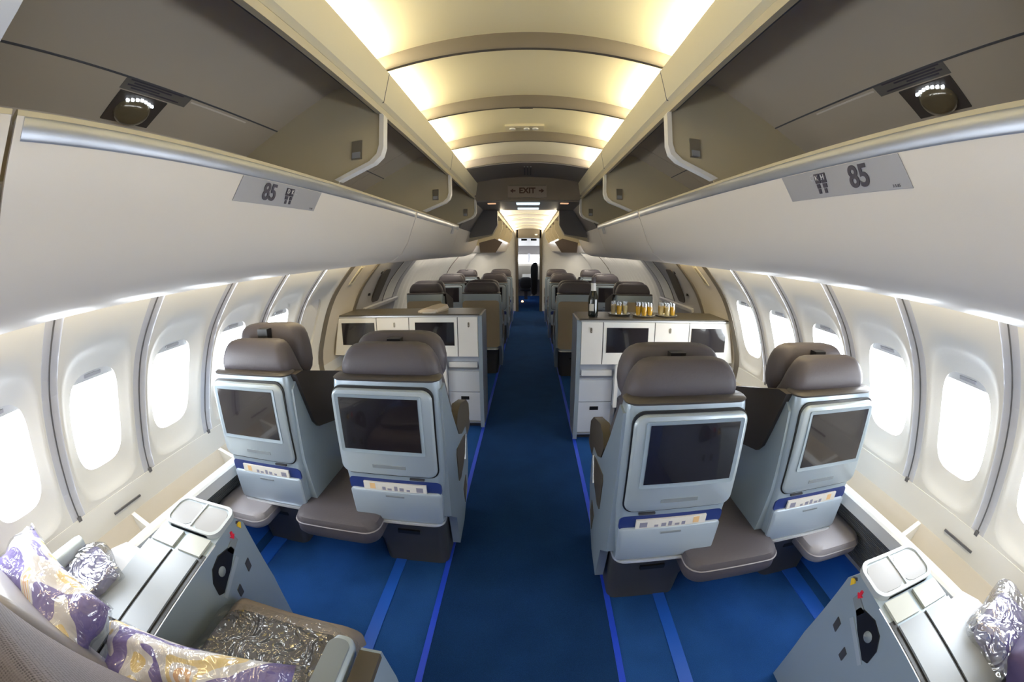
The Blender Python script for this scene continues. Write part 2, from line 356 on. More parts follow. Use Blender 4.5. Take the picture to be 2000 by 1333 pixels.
# ------------------------------------------------------------------ floor
SIDE = 1
bm = B(); bx(bm, -1.75, 1.75, Y_BACK, Y_END, -0.05, 0.0); struct(obj('floor', bm, M['carpet'], smooth=False), 'blue carpeted cabin floor', 'floor')
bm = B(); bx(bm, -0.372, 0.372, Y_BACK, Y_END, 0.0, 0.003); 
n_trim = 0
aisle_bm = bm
def trim(bm, m, label, cat='trim', **k):
    global n_trim
    n_trim += 1
    return struct(obj('trim_%d' % n_trim, bm, m, **k), label, cat)
trim(aisle_bm, M['runner'], 'slightly darker navy carpet runner along the aisle, deepened by painted seat shade')
for s in (-1, 1):
    SIDE = s; nm = 'left' if s < 0 else 'right'
    bm = B(); bx(bm, 0.372, 0.398, Y_BACK, Y_END, 0, 0.005, 0.002); trim(bm, M['strip'], f'narrow royal blue guide strip along the {nm} edge of the aisle')
    bm = B(); bx(bm, 0.605, 0.66, Y_BACK, 4.6, 0, 0.004, 0.002); trim(bm, M['track'], f'wider blue seat track cover on the {nm} side carpet')
    bm = B(); bx(bm, 1.34, 1.43, Y_BACK, 4.6, 0, 0.006, 0.002); trim(bm, M['track'], f'blue seat track cover near the {nm} wall')
    # raised blue kick along the wall
    bm = B(); prism(bm, [(1.50, 0.0), (1.70, 0.0), (1.70, 0.11), (1.64, 0.10)], 'Y', Y_BACK, 4.6); trim(bm, M['blue'], f'raised blue kick strip below the {nm} wall grille')
    # wall below the windows: fold, trough, rail, grille
    bm = B(); pr = [(wx(0.65), 0.65), (1.712, 0.60), (1.705, 0.53)]
    sheet(bm, pr, (Y_BACK, 4.43, 1)); struct(obj('wall_' + nm, bm, M['panel'], solid=0.006), f'pale lower sidewall on the {nm} side of the cabin', 'wall')
    bm = B(); sheet(bm, [(1.703, 0.53), (1.66, 0.40), (1.585, 0.40), (1.585, 0.44)], (Y_BACK, 4.43, 1)); trim(bm, M['beige'], f'beige trough between the {nm} wall and the rail', solid=0.006)
    bm = B(); prism(bm, [(1.525, 0.435), (1.53, 0.49), (1.54, 0.50), (1.585, 0.50), (1.59, 0.49), (1.59, 0.42), (1.56, 0.42)], 'Y', Y_BACK, 4.43, 0.003); trim(bm, M['sill'], f'bright metal rail along the {nm} wall')
    bm = B(); sheet(bm, [(1.585, 0.43), (1.68, 0.10)], (Y_BACK, 4.43, 1)); trim(bm, M['grille'], f'ventilation grille below the {nm} rail', solid=0.004)
    y = Y_BACK + 0.3
    k = 0
    while y < 3.0:
        bm = B(); prism(bm, [(1.585, 0.49), (1.585, 0.42), (1.66, 0.40), (1.70, 0.53)], 'Y', y-0.012, y+0.012, 0.003)
        trim(bm, M['panel'], f'small cross rib in the {nm} wall trough'); k += 1; y += 0.476*1.5
    y = 0.34
    for yy in (0.85-0.23*(s > 0),):
        bm = B()
        prism(bm, [(yy-0.09, 0.573), (yy+0.09, 0.573), (yy+0.09, 0.582), (yy-0.09, 0.582)], 'X', 1.700, 1.712)
        trim(bm, M['line'], f'narrow slot in the {nm} lower sidewall')
    # grille bars
    bm = B()
    for i in range(26):
        z = 0.14 + i*0.011; x = 1.585 + (0.43-z)/0.33*0.095
        bx(bm, x-0.008, x-0.003, Y_BACK, 3.0, z, z+0.004)
    o = trim(bm, M['line'], f'fine dark bars of the {nm} grille')

# ------------------------------------------------------------------ sidewall modules with windows
def outline(fy, fz, n):   # superellipse ring in (y,z) around 0
    out = []
    for i in range(n):
        a = 2*PI*(i+0.5)/n; out.append((math.cos(a), math.sin(a)))
    return out
n_win = 0
def sq(a, hy, hz, p):
    c, s = math.cos(a), math.sin(a); r = (abs(c/hy)**p + abs(s/hz)**p)**(-1/p); return r*c, r*s
def window_module(y0, closed=False, plain=False, label=''):
    """panel from y0 to y0+PITCHW, joint strip on its rear edge"""
    global n_win
    n_win += 1
    yc = y0 + PITCHW/2; zl, zh = 0.65, 1.56
    root = thing('window_%d' % n_win, (wx(0.65), yc, 0.65), label, 'window', None, 'structure')
    bm = B(); N = 72
    zc = 0.985; hy, hz = 0.133, 0.205           # opening half sizes
    def rectp(a):
        c, s = math.cos(a), math.sin(a); Y2 = PITCHW/2-0.038
        top, bot = zh-zc, zc-zl
        t = min(Y2/abs(c) if abs(c) > 1e-9 else 9, (top if s > 0 else bot)/abs(s) if abs(s) > 1e-9 else 9); return t*c, t*s
    angs = sorted(set([2*PI*i/N for i in range(N)] + [math.atan2(zz, yy) % (2*PI) for yy in (-(PITCHW/2-0.038), PITCHW/2-0.038) for zz in (zh-zc, zl-zc)]))
    rings = []
    R0 = [rectp(a) for a in angs]; R1 = [sq(a, 0.190, 0.318, 4.2) for a in angs]; R2 = [sq(a, 0.176, 0.300, 3.9) for a in angs]; R3 = [sq(a, hy, hz, 3.6) for a in angs]
    def ring(f, g, t, d): return [wp(yc+p[0]*(1-t)+q[0]*t, zc+p[1]*(1-t)+q[1]*t, d) for p, q in zip(f, g)]
    for t in (0, .25, .5, .75, 1): rings.append(ring(R0, R1, t, 0.0))
    rings.append(ring(R1, R2, 1, 0.010))
    for t in (.33, .66, 1): rings.append(ring(R2, R3, t, 0.010+0.022*t))
    rings.append(ring(R3, R3, 1, 0.045)); 
    R4 = [(p[0]*0.97, p[1]*0.975) for p in R3]; rings.append(ring(R4, R4, 1, 0.085))
    loft(bm, rings, cap=False)
    obj('panel', bm, M['panel'], root, angle=50)
    bm = B(); ringp = [wp(yc+p[0]*1.03, zc+p[1]*1.03, 0.075) for p in R3]; bm.faces.new([bm.verts.new(p) for p in ringp]); obj('pane', bm, M['pane'], root, smooth=False)
    # shade
    bm = B(); zt = 0.205; zb = 0.160 if not closed else -0.205
    pts = [(yc + sgn*hy*0.99*1.0, zc+zz) for zz, sgn in ((zt, -1), (zt, 1), (zb, 1), (zb, -1))]
    ringp = [wp(yc+max(-hy, min(hy, p[0])), zc+max(zb, p[1]), 0.052) for p in R3]
    bm.faces.new([bm.verts.new(p) for p in ringp]); bmesh.ops.remove_doubles(bm, verts=bm.verts, dist=1e-5)
    sh = obj('shade', bm, M['white'], root, smooth=False, solid=0.003)
    bm = B(); z = zc+zb+0.018; a, b = wp(yc, z, 0.040), wp(yc, z+0.012, 0.040); prism(bm, [(a[0], a[2]), (a[0]+0.008, a[2]), (b[0]+0.008, b[2]), (b[0], b[2])], 'Y', yc-0.042, yc+0.042, 0.002)
    obj('shade_handle', bm, M['joint'], sh)
    joint(root, y0)
    return root
def joint(root, y0):
    bm = B(); wall_patch(bm, y0-0.045, y0+0.045, 0.64, 1.57, 0.003, 0.02, nz=14); j = obj('joint_strip', bm, M['joint'], root, smooth=False)
    bm = B(); wall_patch(bm, y0-0.003, y0+0.003, 0.56, 1.56, 0.0, 0.006, nz=14); obj('seam', bm, M['line'], j, smooth=False)
    bm = B(); bx(bm, wx(0.65)-0.006, wx(0.65)+0.004, y0-0.01, y0+0.01, 0.64, 0.66, 0.002); obj('seam_end', bm, M['line'], j)
ordn = ['first', 'second', 'third', 'fourth', 'fifth', 'sixth']
for s in (-1, 1):
    SIDE = s; nm = 'left' if s < 0 else 'right'; ph = 0.58 if s < 0 else 0.555
    for k in range(-6, 5):
        y0 = ph + k*PITCHW
        closed = (s < 0 and k == 4)
        if k < -1: lab = f'{nm} cabin window with white sidewall panel behind the camera'
        else:
            lab = f'bright {nm} cabin window in white sidewall panel, {ordn[k+1]} one counted from the near end'
            if closed: lab = 'left cabin window with its white shade pulled right down'
        window_module(y0, closed, label=lab)
        zz = 1.0; px = wx(zz)+0.11; n = wn(zz)
        if not closed:
            area('daylight_portal', (s*px, y0+PITCHW/2, zz), look((-s, 0, 0.35)), 0.27, 0.44, 1, (1, 1, 1), portal=True)
    # plain sidewalls further forward
    y1 = ph+5*PITCHW
    # beige panel with a recessed assist lamp
    root = thing('wall_panel', (wx(.65), (y1+3.50)/2, 0.65), f'beige sidewall panel with small lit assist handle, {nm} side beyond the windows', 'wall panel', None, 'structure')
    bm = B(); wall_patch(bm, y1+0.02, 3.50, 0.53, 1.56, 0.0, nz=14); obj('panel', bm, M['beige'], root, solid=0.006)
    bm = B(); wall_patch(bm, y1-0.045, y1+0.03, 0.53, 1.57, -0.006, 0.03, nz=14); obj('edge_strip', bm, M['rib'], root)
    bm = B(); wall_patch(bm, y1+0.16, y1+0.24, 1.28, 1.44, -0.008, 0.0, nz=4); h = obj('handle', bm, M['beam'], root)
    bm = B(); wall_patch(bm, y1+0.175, y1+0.205, 1.30, 1.42, -0.012, -0.008, nz=4); obj('recess', bm, M['tan'], h)
    bm = B(); wall_patch(bm, 3.48, 3.53, 0.0+.53, 1.56, -0.014, 0.004, nz=14); obj('edge_strip', bm, M['rib'], root)
    # emergency door
    root = thing('door_%d' % (1 if s < 0 else 2), (wx(.65), 4.15, 0.5), f'grey emergency door with dark vertical slot on the {nm} sidewall', 'door', None, 'structure')
    bm = B(); wall_patch(bm, 3.53, 4.80, 0.30, 1.56, 0.0, nz=16); obj('door_liner', bm, M['door'], root, solid=0.006)
    bm = B(); rg = [wp(4.10+p[0], 1.19+p[1], -0.012) for p in rr(-0.16, 0.16, -0.17, 0.17, 0.06)]
    rings = [[wp(3.98+p[0]-(p[1])*0.35, 1.20+p[1], -0.010) for p in rr(-0.11, 0.11, -0.17, 0.17, 0.05)], [wp(3.98+p[0]-(p[1])*0.35, 1.20+p[1], 0.002) for p in rr(-0.11, 0.11, -0.17, 0.17, 0.05)]]
    loft(bm, rings); obj('slot', bm, M['top'], root)
    for dd, wd in ((4.28, .018), (4.62, .02)):
        bm = B(); wall_patch(bm, dd, dd+wd, 1.0, 1.56, -0.006, 0.002, nz=10); obj('door_seam', bm, M['line'], root)
    bm = B(); wall_patch(bm, 4.31, 4.60, 1.02, 1.56, -0.010, 0.0, nz=10); obj('door_panel', bm, M['panel'], root)
    bm = B(); wall_patch(bm, 3.75, 4.8, 0.965, 1.0, -0.03, 0.002, nz=2); obj('door_ledge', bm, M['joint'], root)
    for yy, zz in ((3.80, 1.34), (3.78, 1.13)):
        bm = B(); p = wp(yy, zz, -0.01); bx(bm, p[0]-0.01, p[0]+0.01, yy-0.015, yy+0.015, zz-0.012, zz+0.012, 0.004); obj('bolt', bm, M['black'], root)
    # white pleated lining, then smooth lining
    root = thing('wall_panel', (wx(.65), 5.9, 0.5), f'white pleated sidewall lining of the forward cabin on the {nm}', 'wall panel', None, 'structure')
    bm = B(); N = 120; rows = []
    for k in range(13):
        z = 0.40+k*(1.50-0.40)/12; rows.append([bm.verts.new(wp(4.80+2.9*i/N, z, 0.010*math.sin(i/N*2*PI*14))) for i in range(N+1)])
    for a, b in zip(rows, rows[1:]):
        for i in range(N): bm.faces.new((a[i], a[i+1], b[i+1], b[i]))
    obj('lining', bm, M['panel'], root, angle=80)
    root2 = thing('wall_panel', (wx(.65), 9.0, 0.5), f'smooth white sidewall lining near the front bulkhead on the {nm}', 'wall panel', None, 'structure')
    bm = B(); wall_patch(bm, 7.7, Y_END, 0.40, 1.56, 0.0, nz=12); obj('lining', bm, M['panel'], root2, solid=0.006)
    bm = B(); wall_patch(bm, 7.68, 7.73, 0.40, 1.56, -0.012, 0.004, nz=12); obj('edge_strip', bm, M['rib'], root2)
    bm = B(); sheet(bm, [(wx(.42), 0.42), (1.66, 0.0)], (4.43, Y_END, 1)); trim(bm, M['panel'], f'forward cabin dado on the {nm} side', solid=0.006)
    # light-tight outer skin
    bm = B(); sheet(bm, [(0.0, 2.62), (0.7, 2.60), (1.35, 2.2), (1.50, 1.72), (1.40, 1.66), (1.31, 1.555)], (Y_BACK, Y_END, 1)); trim(bm, M['binin'], f'crown lining behind the {nm} overhead bins', solid=0.01)
    if s > 0:
        pass

# ------------------------------------------------------------------ ceiling
SIDE = 1
def arch(x, apex, edge, half): return edge + (apex-edge)*(1-(x/half)**2)
RIBS = [-1.38, -0.65, 0.07, 0.80, 1.53, 2.25, 2.98, 3.70]
bm = B(); sheet(bm, [(x/12*0.74, arch(x/12*0.74, 2.415, 2.31, 0.74)) for x in range(-12, 13)], (Y_BACK, 3.70, 8)); struct(obj('ceiling', bm, M['ceil'], solid=0.008), 'cream arched ceiling panels lit from both sides', 'ceiling')
for yr in RIBS:
    bm = B(); n = 24
    rings = []
    for i in range(n+1):
        x = -0.66+1.32*i/n; zb = arch(x, 2.337, 2.283, 0.56)
        rings.append([(x, yr-0.016, zb+0.010), (x, yr-0.010, zb), (x, yr+0.010, zb), (x, yr+0.016, zb+0.010), (x, yr+0.016, zb+0.09), (x, yr-0.016, zb+0.09)])
    loft(bm, rings); trim(bm, M['rib'], 'dark arched rib across the cream ceiling')
# unlit section above the exit sign
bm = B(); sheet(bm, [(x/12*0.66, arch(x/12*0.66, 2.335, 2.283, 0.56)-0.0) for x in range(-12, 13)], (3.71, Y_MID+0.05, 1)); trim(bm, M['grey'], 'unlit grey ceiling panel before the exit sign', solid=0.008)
bm = B()
for x in (-0.03, 0.0, 0.03): bx(bm, x-0.006, x+0.006, 3.85, 4.25, 2.318, 2.328)
trim(bm, M['line'], 'narrow vent slots in the unlit ceiling panel')
# header with exit sign
bm = B(); prism(bm, [(-0.60, 2.34), (0.60, 2.34), (0.60, 2.075), (-0.60, 2.075)], 'Y', 4.43, 4.47, 0.005); trim(bm, M['header'], 'beige header above the aisle carrying the exit sign')
ex = thing('exit_sign', (0, 4.42, 2.09), 'unlit brown EXIT sign with arrows on the ceiling header', 'sign')
bm = B(); bx(bm, -0.215, 0.20, 4.405, 4.43, 2.10, 2.235, 0.006); obj('sign_plate', bm, M['exitp'], ex)
bm = B(); bx(bm, -0.21, 0.195, 4.40, 4.43, 2.225, 2.24, 0.002); obj('sign_hood', bm, M['rib'], ex)
text('lettering', 'EXIT', M['exitt'], ex, (-0.008, 4.403, 2.172), (1, 0, 0), (0, 0, 1), 0.085, bold=0.003)
for sx in (-1, 1):
    bm = B(); cx = -0.008+sx*0.155; prism(bm, [(cx+sx*0.028, 2.172), (cx-sx*0.005, 2.197), (cx-sx*0.005, 2.18), (cx-sx*0.03, 2.18), (cx-sx*0.03, 2.164), (cx-sx*0.005, 2.164), (cx-sx*0.005, 2.147)], 'Y', 4.400, 4.406); obj('arrow', bm, M['exitt'], ex)
# lower grey ceiling between the two cabins
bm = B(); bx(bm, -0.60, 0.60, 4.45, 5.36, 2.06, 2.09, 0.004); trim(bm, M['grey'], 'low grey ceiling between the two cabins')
for i, yy in enumerate((4.62, 5.15)):
    bm = B(); bx(bm, -0.13, 0.13, yy-0.07, yy+0.07, 2.050, 2.062, 0.004)
    tag(obj('ceiling_lamp', bm, M['cool']), ['cool white ceiling lamp just behind the exit sign', 'cool white ceiling lamp nearest the forward cabin'][i], 'ceiling lamp', 'cool lamps in the low ceiling')
for s in (-1, 1):
    SIDE = s
    bm = B(); bx(bm, 0.36, 0.45, 4.56, 4.62, 2.052, 2.062, 0.003)
    tag(obj('marker_light', bm, M['warm']), f'small orange light in the low ceiling on the {"left" if s<0 else "right"}', 'light')
SIDE = 1
# overhead service details on the ceiling
t = thing('ceiling_speaker', (0, 2.40, 2.33), 'small grey speaker grille at the middle of the ceiling', 'speaker')
bm = B(); bx(bm, -0.04, 0.04, 2.34, 2.44, 2.398, 2.414, 0.003); obj('grille', bm, M['rib'], t)
t = thing('service_panel', (0, 2.83, 2.38), 'cream ceiling service panel with three small round lights', 'panel')
bm = B(); bx(bm, -0.15, 0.12, 2.78, 2.90, 2.392, 2.412, 0.004); obj('panel_plate', bm, M['beam'], t)
for x in (-0.10, 0.0, 0.06):
    bm = B(); lathe(bm, [(0.018, -0.01), (0.022, -0.006), (0.022, 0.004)], (x, 2.84, 2.394), 14); obj('lamp', bm, M['white'], t)
bm = B(); bx(bm, -0.03, 0.03, 3.16, 3.19, 2.40, 2.412, 0.002); tag(obj('ceiling_vent', bm, M['black']), 'tiny dark vent in the forward ceiling panel', 'vent')

WARM = (1.0, 0.86, 0.55); WARM2 = (1.0, 0.90, 0.74)
for s in (-1, 1):
    SIDE = s; nm = 'left' if s < 0 else 'right'
    # valance beam between the bins and the ceiling
    bm = B(); prism(bm, [(0.580, 2.128), (0.562, 2.14), (0.545, 2.268), (0.560, 2.283), (0.585, 2.27), (0.60, 2.14)], 'Y', Y_BACK, Y_MID, 0.003); trim(bm, M['beam'], f'cream valance beam along the {nm} edge of the ceiling')
    bm = B(); prism(bm, [(0.590, 2.105), (0.605, 2.135), (0.615, 2.135), (0.61, 2.105)], 'Y', Y_BACK, Y_MID); trim(bm, M['line'], f'dark groove below the {nm} valance')
    bm = B(); prism(bm, [(0.566, 2.112), (0.590, 2.118), (0.595, 2.095), (0.570, 2.088)], 'Y', Y_BACK, Y_MID, 0.003); trim(bm, M['bindiv'], f'cream top rail of the {nm} bins')
    for yr in (1.53, 2.98):
        bm = B(); prism(bm, [(0.5615, 2.135), (0.5435, 2.27), (0.55, 2.275), (0.57, 2.135)], 'Y', yr-0.002, yr+0.002); trim(bm, M['line'], f'joint in the {nm} valance beam')
    for a, b in zip(RIBS, RIBS[1:]):
        yc = (a+b)/2
        col = WARM if yc < 3.1 else WARM2
        area('cove_light', (s*0.625, yc, 2.285), look((-s*0.55, 0, 1)), b-a-0.10, 0.05, 5.0, col)
        bpy.data.objects[-1] if False else None

# ------------------------------------------------------------------ overhead bins
SEC_IN = [(0.585, 2.10), (0.62, 2.20), (0.70, 2.255), (0.806, 2.246), (1.087, 2.107), (1.264, 2.02), (1.31, 1.90), (1.30, 1.62), (0.95, 1.60), (0.80, 1.70)]
FACE = [(0.756, 1.800), (0.758, 1.78), (0.762, 1.757), (0.785, 1.69), (0.82, 1.59), (0.865, 1.515), (0.93, 1.470), (1.02, 1.452), (1.14, 1.448), (1.20, 1.452)]
DIVS = [0.11, 1.55, 2.99, 4.43]
FACES = [(Y_BACK+0.02, 0.228), (0.232, 2.718), (2.722, 4.43)]
for s in (-1, 1):
    SIDE = s; nm = 'left' if s < 0 else 'right'
    dv = Vector((1.264-0.806, 2.02-2.246)).normalized(); nrm = Vector((-dv.y, dv.x)); nrm = -nrm if nrm.y > 0 else nrm
    ya, yb, sg = (0.70, 0.97, 1) if s < 0 else (0.62, 0.90, 1)
    def pl(t0, t1, d0, d1):
        base = Vector((1.087, 2.107)); a = base+dv*t0; b = base+dv*t1
        return [tuple(a+nrm*d0), tuple(b+nrm*d0), tuple(b+nrm*d1), tuple(a+nrm*d1)]
    for i, (a, b) in enumerate(FACES):
        lab = [f'{nm} overhead bin directly beside the camera, cream edge', f'large open {nm} overhead bin with silver handle strip and grey 85 row sign', f'farther open {nm} overhead bin beyond the slanting joint'][i]
        bn = thing('overhead_bin', (0.95, (a+b)/2, 1.45), lab, 'overhead bin', 'overhead bins')
        hs = bn
        bm = B(); sheet(bm, SEC_IN, (a, b if i < 2 else Y_MID, 1)); ln = obj('liner', bm, M['binin'], hs, solid=0.006, angle=25)
        bm = B(); x0, z0 = 1.087, 2.107
        prism(bm, [(x0-0.002, z0-0.005), (x0+0.003, z0-0.0075), (x0+0.003, z0-0.001), (x0, z0)], 'Y', a, b); obj('seam', bm, M['line'], ln)
        for yd in [d for d in DIVS+[-1.33] if a < d <= b+0.001]:
            poly = [(0.578, 2.10), (0.566, 2.08), (0.562, 1.94), (0.572, 1.91), (0.60, 1.885), (0.755, 1.825), (0.80, 1.70), (0.95, 1.60), (1.30, 1.62), (1.31, 1.90), (1.264, 2.02), (1.087, 2.107), (0.806, 2.246), (0.70, 2.25), (0.62, 2.19)]
            bm = B(); prism(bm, poly, 'Y', yd-0.003, yd+0.003); dvv = obj('partition', bm, M['bindiv'], hs, smooth=False)
            edge = [(0.575, 2.10), (0.561, 2.08), (0.558, 1.945), (0.568, 1.908), (0.598, 1.880), (0.755, 1.820)]
            bm = B()
            inn = [(x+0.020, z+0.010) for x, z in edge]
            prism(bm, edge + inn[::-1], 'Y', yd-0.014, yd+0.03, 0.003); obj('edge_trim', bm, M['cream'], dvv)
            bm = B(); bx(bm, 0.655, 0.70, yd-0.010, yd-0.003, 1.905, 1.985, 0.004); obj('latch', bm, M['latch'], dvv)
            bm = B(); bx(bm, 0.660, 0.695, yd-0.016, yd-0.009, 1.91, 1.935, 0.004); obj('latch_tongue', bm, M['silver'], dvv)
        if i == 1:
            bm = B(); prism(bm, pl(0.018, 0.024, 0.0, 0.004), 'Y', yb+0.03, yb+0.36, 0.001); obj('ridge', bm, M['binface'], ln)
            bm = B(); prism(bm, pl(0.0, 0.22, -0.001, 0.001), 'Y', yb-0.004, yb-0.001); obj('seam', bm, M['line'], ln)
            bm = B(); prism(bm, pl(0.055, 0.178, 0.0, 0.008), 'Y', ya, yb-0.06, 0.002); lp = obj('lamp', bm, M['darkplate'], bn)
            bm = B(); mid = Vector((1.087, 2.107))+dv*0.122+nrm*0.008
            n = 18; rings = []
            for rr_, h in ((1, 0), (0.95, 0.012), (0.75, 0.026), (0.4, 0.034)):
                rings.append([(mid.x+dv.x*math.sin(q)*0.056*rr_+nrm.x*h, ya+0.10+0.075*math.cos(q)*rr_, mid.y+dv.y*math.sin(q)*0.056*rr_+nrm.y*h) for q in [2*PI*k/n for k in range(n)]])
            loft(bm, rings); obj('lamp_lens', bm, M['lens'], lp)
            for k in range(7):
                bm = B(); prism(bm, pl(0.062+0.003*abs(k-3)**1.3, 0.068+0.003*abs(k-3)**1.3, 0.010, 0.020), 'Y', ya+0.04+k*0.018, ya+0.052+k*0.018, 0.002); obj('led', bm, M['led'], lp)
            bm = B(); prism(bm, pl(0.0, 0.050, 0.0, 0.004), 'Y', ya-0.01, yb+0.02, 0.001); pc = obj('load_placard', bm, M['darkplate2'], bn)
            for k in range(4):
                bm = B(); prism(bm, pl(0.006+k*0.010, 0.011+k*0.010, 0.004, 0.005), 'Y', ya+0.01+(k % 2)*0.02, yb-0.02-(k % 3)*0.05); obj('text_line', bm, M['ink'], pc)
        bm = B(); n = 8; rows = []
        for k in range(n+1):
            rows.append([bm.verts.new((x, a+0.004+(b-a-0.008)*k/n, z)) for x, z in FACE])
        for r0, r1 in zip(rows, rows[1:]):
            for j in range(len(FACE)-1): bm.faces.new((r0[j], r0[j+1], r1[j+1], r1[j]))
        obj('bucket_face', bm, M['binface'], bn, solid=0.010, angle=60)
        bm = B(); prism(bm, [(0.7505, 1.798), (0.752, 1.808), (0.764, 1.813), (0.785, 1.805), (0.775, 1.79)], 'Y', a+0.004, b-0.004, 0.003); obj('bucket_lip', bm, M['bindiv'], bn)
        bm = B(); prism(bm, [(0.7495, 1.797), (0.7480, 1.793), (0.7530, 1.761), (0.7560, 1.757), (0.763, 1.760), (0.758, 1.797)], 'Y', a+0.02, b-0.03, 0.003); obj('handle_strip', bm, M['silver'], bn)
        if i == 2:
            bm = B(); prism(bm, [(0.745, 1.77), (0.762, 1.70), (0.775, 1.70), (0.757, 1.77)], 'Y', 4.05, 4.14, 0.003); obj('clip', bm, M['joint'], bn)
        # end plates close the gap between face and liner
        if i == 1:
            y1, y2 = (0.92, 1.39) if s < 0 else (0.585, 1.05)
            sx_ = 0.7575
            # placard quad following the face just under the silver strip
            q = [(0.7605, 1.757), (0.785, 1.688)]
            bm = B(); off = Vector((-0.0065, -0.002))
            a0 = Vector(q[0])+off; b0 = Vector(q[1])+off
            lean = 0.035
            vs = []
            for dx in (0, 0.002):
                vs.append([bm.verts.new(p) for p in ((a0.x+dx, y1, a0.y), (a0.x+dx, y2, a0.y), (b0.x+dx, y2-0.02, b0.y), (b0.x+dx, y1-0.02, b0.y))])
            bm.faces.new(vs[0][::-1]); bm.faces.new(vs[1])
            for k in range(4): bm.faces.new((vs[0][k], vs[0][(k+1) % 4], vs[1][(k+1) % 4], vs[1][k]))
            pk = obj('row_placard', bm, M['placard'], bn, smooth=False)
            up = Vector((a0.x-b0.x, 0, a0.y-b0.y)).normalized()
            mid = (a0+b0)/2
            X = Vector((0, 1, 0)) if s < 0 else Vector((0, -1, 0))
            upw = Vector((up.x*s, 0, up.z))
            yn = 1.065 if s < 0 else 0.725
            text('row_number', '85', M['ink'], pk, ((mid.x-0.0022)*s, yn, mid.y), X, upw, 0.072, bold=0.0018)
            # seat letter blocks with small pictogram
            ys = (1.165, 1.19) if s < 0 else (0.86, 0.885)
            for q_, yb_ in enumerate(ys):
                bm = B(); c0 = mid+Vector((up.x, up.z))*0.020; c1 = mid+Vector((up.x, up.z))*0.002
                def strip_(y_a, y_b, t0, t1, nm_, mm):
                    bm = B(); p0 = mid+Vector((up.x, up.z))*t0; p1 = mid+Vector((up.x, up.z))*t1
                    prism(bm, [(p0.x-0.003, p0.y), (p1.x-0.003, p1.y), (p1.x, p1.y), (p0.x, p0.y)], 'Y', y_a, y_b); return obj(nm_, bm, mm, pk, smooth=False)
                strip_(yb_-0.0105, yb_+0.0105, 0.001, 0.026, 'letter_block', M['ink'])
                strip_(yb_-0.008+0.003*q_, yb_+0.008, -0.012, -0.001, 'seat_pictogram', M['ink'])
                strip_(yb_-0.004, yb_+0.006, -0.026, -0.014, 'seat_pictogram', M['ink'])
                ch = (('D', 'K') if s < 0 else ('H', 'K'))[q_]
                text('seat_letter', ch, M['label'], pk, ((mid.x+up.x*0.014-0.0045)*s, yb_, mid.y+up.z*0.014), X, upw, 0.020, depth=0.0003)
            text('side_mark', 'C', M['joint'], pk, ((mid.x+up.x*0.016-0.003)*s, ys[1]+0.022, mid.y+up.z*0.016), X, upw, 0.022, depth=0.0003)
            text('small_print', '2-5-85', M['ink'], pk, ((mid.x-up.x*0.030-0.003)*s, (1.34 if s < 0 else 0.61), mid.y-up.z*0.030), X, upw, 0.009, depth=0.0003)
        # wash lights on top of the sidewall
    for k in range(7):
        yc = Y_BACK+0.5+k*0.88
        if yc > 4.3: continue
        area('wall_wash', (s*1.245, yc, 1.500), look((s*0.12, 0, -1)), 0.88, 0.016, 2.2, (1.0, 0.78, 0.40))
    bm = B(); prism(bm, [(1.19, 1.450), (1.204, 1.452), (1.202, 1.56), (1.19, 1.56)], 'Y', Y_BACK, 4.43, 0.002); trim(bm, M['white'], f'bright lower edge of the {nm} bins')
    # closed panel between the two cabins and front cabin bins
    bm = B(); prism(bm, [(0.555, 2.10), (0.562, 2.09), (0.735, 1.80), (0.76, 1.77), (0.80, 2.1)], 'Y', Y_MID+0.01, 5.34, 0.004); trim(bm, M['closing'], f'plain grey closing panel beyond the {nm} bins')
    bm = B(); prism(bm, [(0.40, 2.058), (0.40, 1.86), (0.47, 1.74), (0.765, 1.70), (0.80, 2.058)], 'Y', 5.31, 5.345, 0.003); trim(bm, M['closing'], f'dark grey cross panel closing off the forward bins on the {nm}')
    t = thing('overhead_bin', (0.95, 5.4, 1.45), f'plain pale bin face running past the emergency door on the {nm}', 'overhead bin', 'overhead bins')
    bm = B(); sheet(bm, FACE, (Y_MID+0.005, 6.30, 2)); obj('bucket_face', bm, M['binface'], t, solid=0.010, angle=60)
    bm = B(); prism(bm, [(0.7505, 1.798), (0.752, 1.808), (0.764, 1.813), (0.785, 1.805), (0.775, 1.79)], 'Y', Y_MID+0.01, 6.29, 0.003); obj('bucket_lip', bm, M['bindiv'], t)
    bm = B(); prism(bm, [(0.61, 1.76), (0.405, 1.66), (0.51, 1.50), (0.745, 1.50), (0.78, 1.80)], 'Y', 6.305, 6.36, 0.002); obj('end_cap', bm, M['brownlt'], t)
    # forward cabin
    fb = thing('overhead_bin', (0.6, 7.8, 1.5), f'run of open overhead bins in the forward cabin on the {nm}', 'overhead bin', 'overhead bins')
    bm = B(); prism(bm, [(0.40, 2.06), (0.40, 2.00), (0.55, 1.98), (0.95, 1.95), (1.2, 1.8), (1.2, 2.05)], 'Y', 5.36, Y_END, 0.003); obj('bin_top', bm, M['bindiv'], fb)
    bm = B(); prism(bm, [(0.46, 1.72), (0.48, 1.68), (0.58, 1.53), (0.75, 1.50), (1.24, 1.52), (1.24, 1.60), (0.6, 1.62)], 'Y', 6.37, Y_END, 0.004); obj('bucket_face', bm, M['binface'], fb)
    bm = B(); sheet(bm, [(0.98, 1.98), (1.0, 1.60)], (5.36, Y_END, 1)); obj('liner', bm, M['binin'], fb, solid=0.006)
    for yd in (5.4, 6.3, 7.2, 8.1, 9.0, 9.9):
        bm = B(); prism(bm, [(0.40, 2.01), (0.40, 1.86), (0.47, 1.73), (0.98, 1.6), (0.98, 2.0)], 'Y', yd, yd+0.04, 0.003); obj('partition', bm, M['bindiv'], fb)
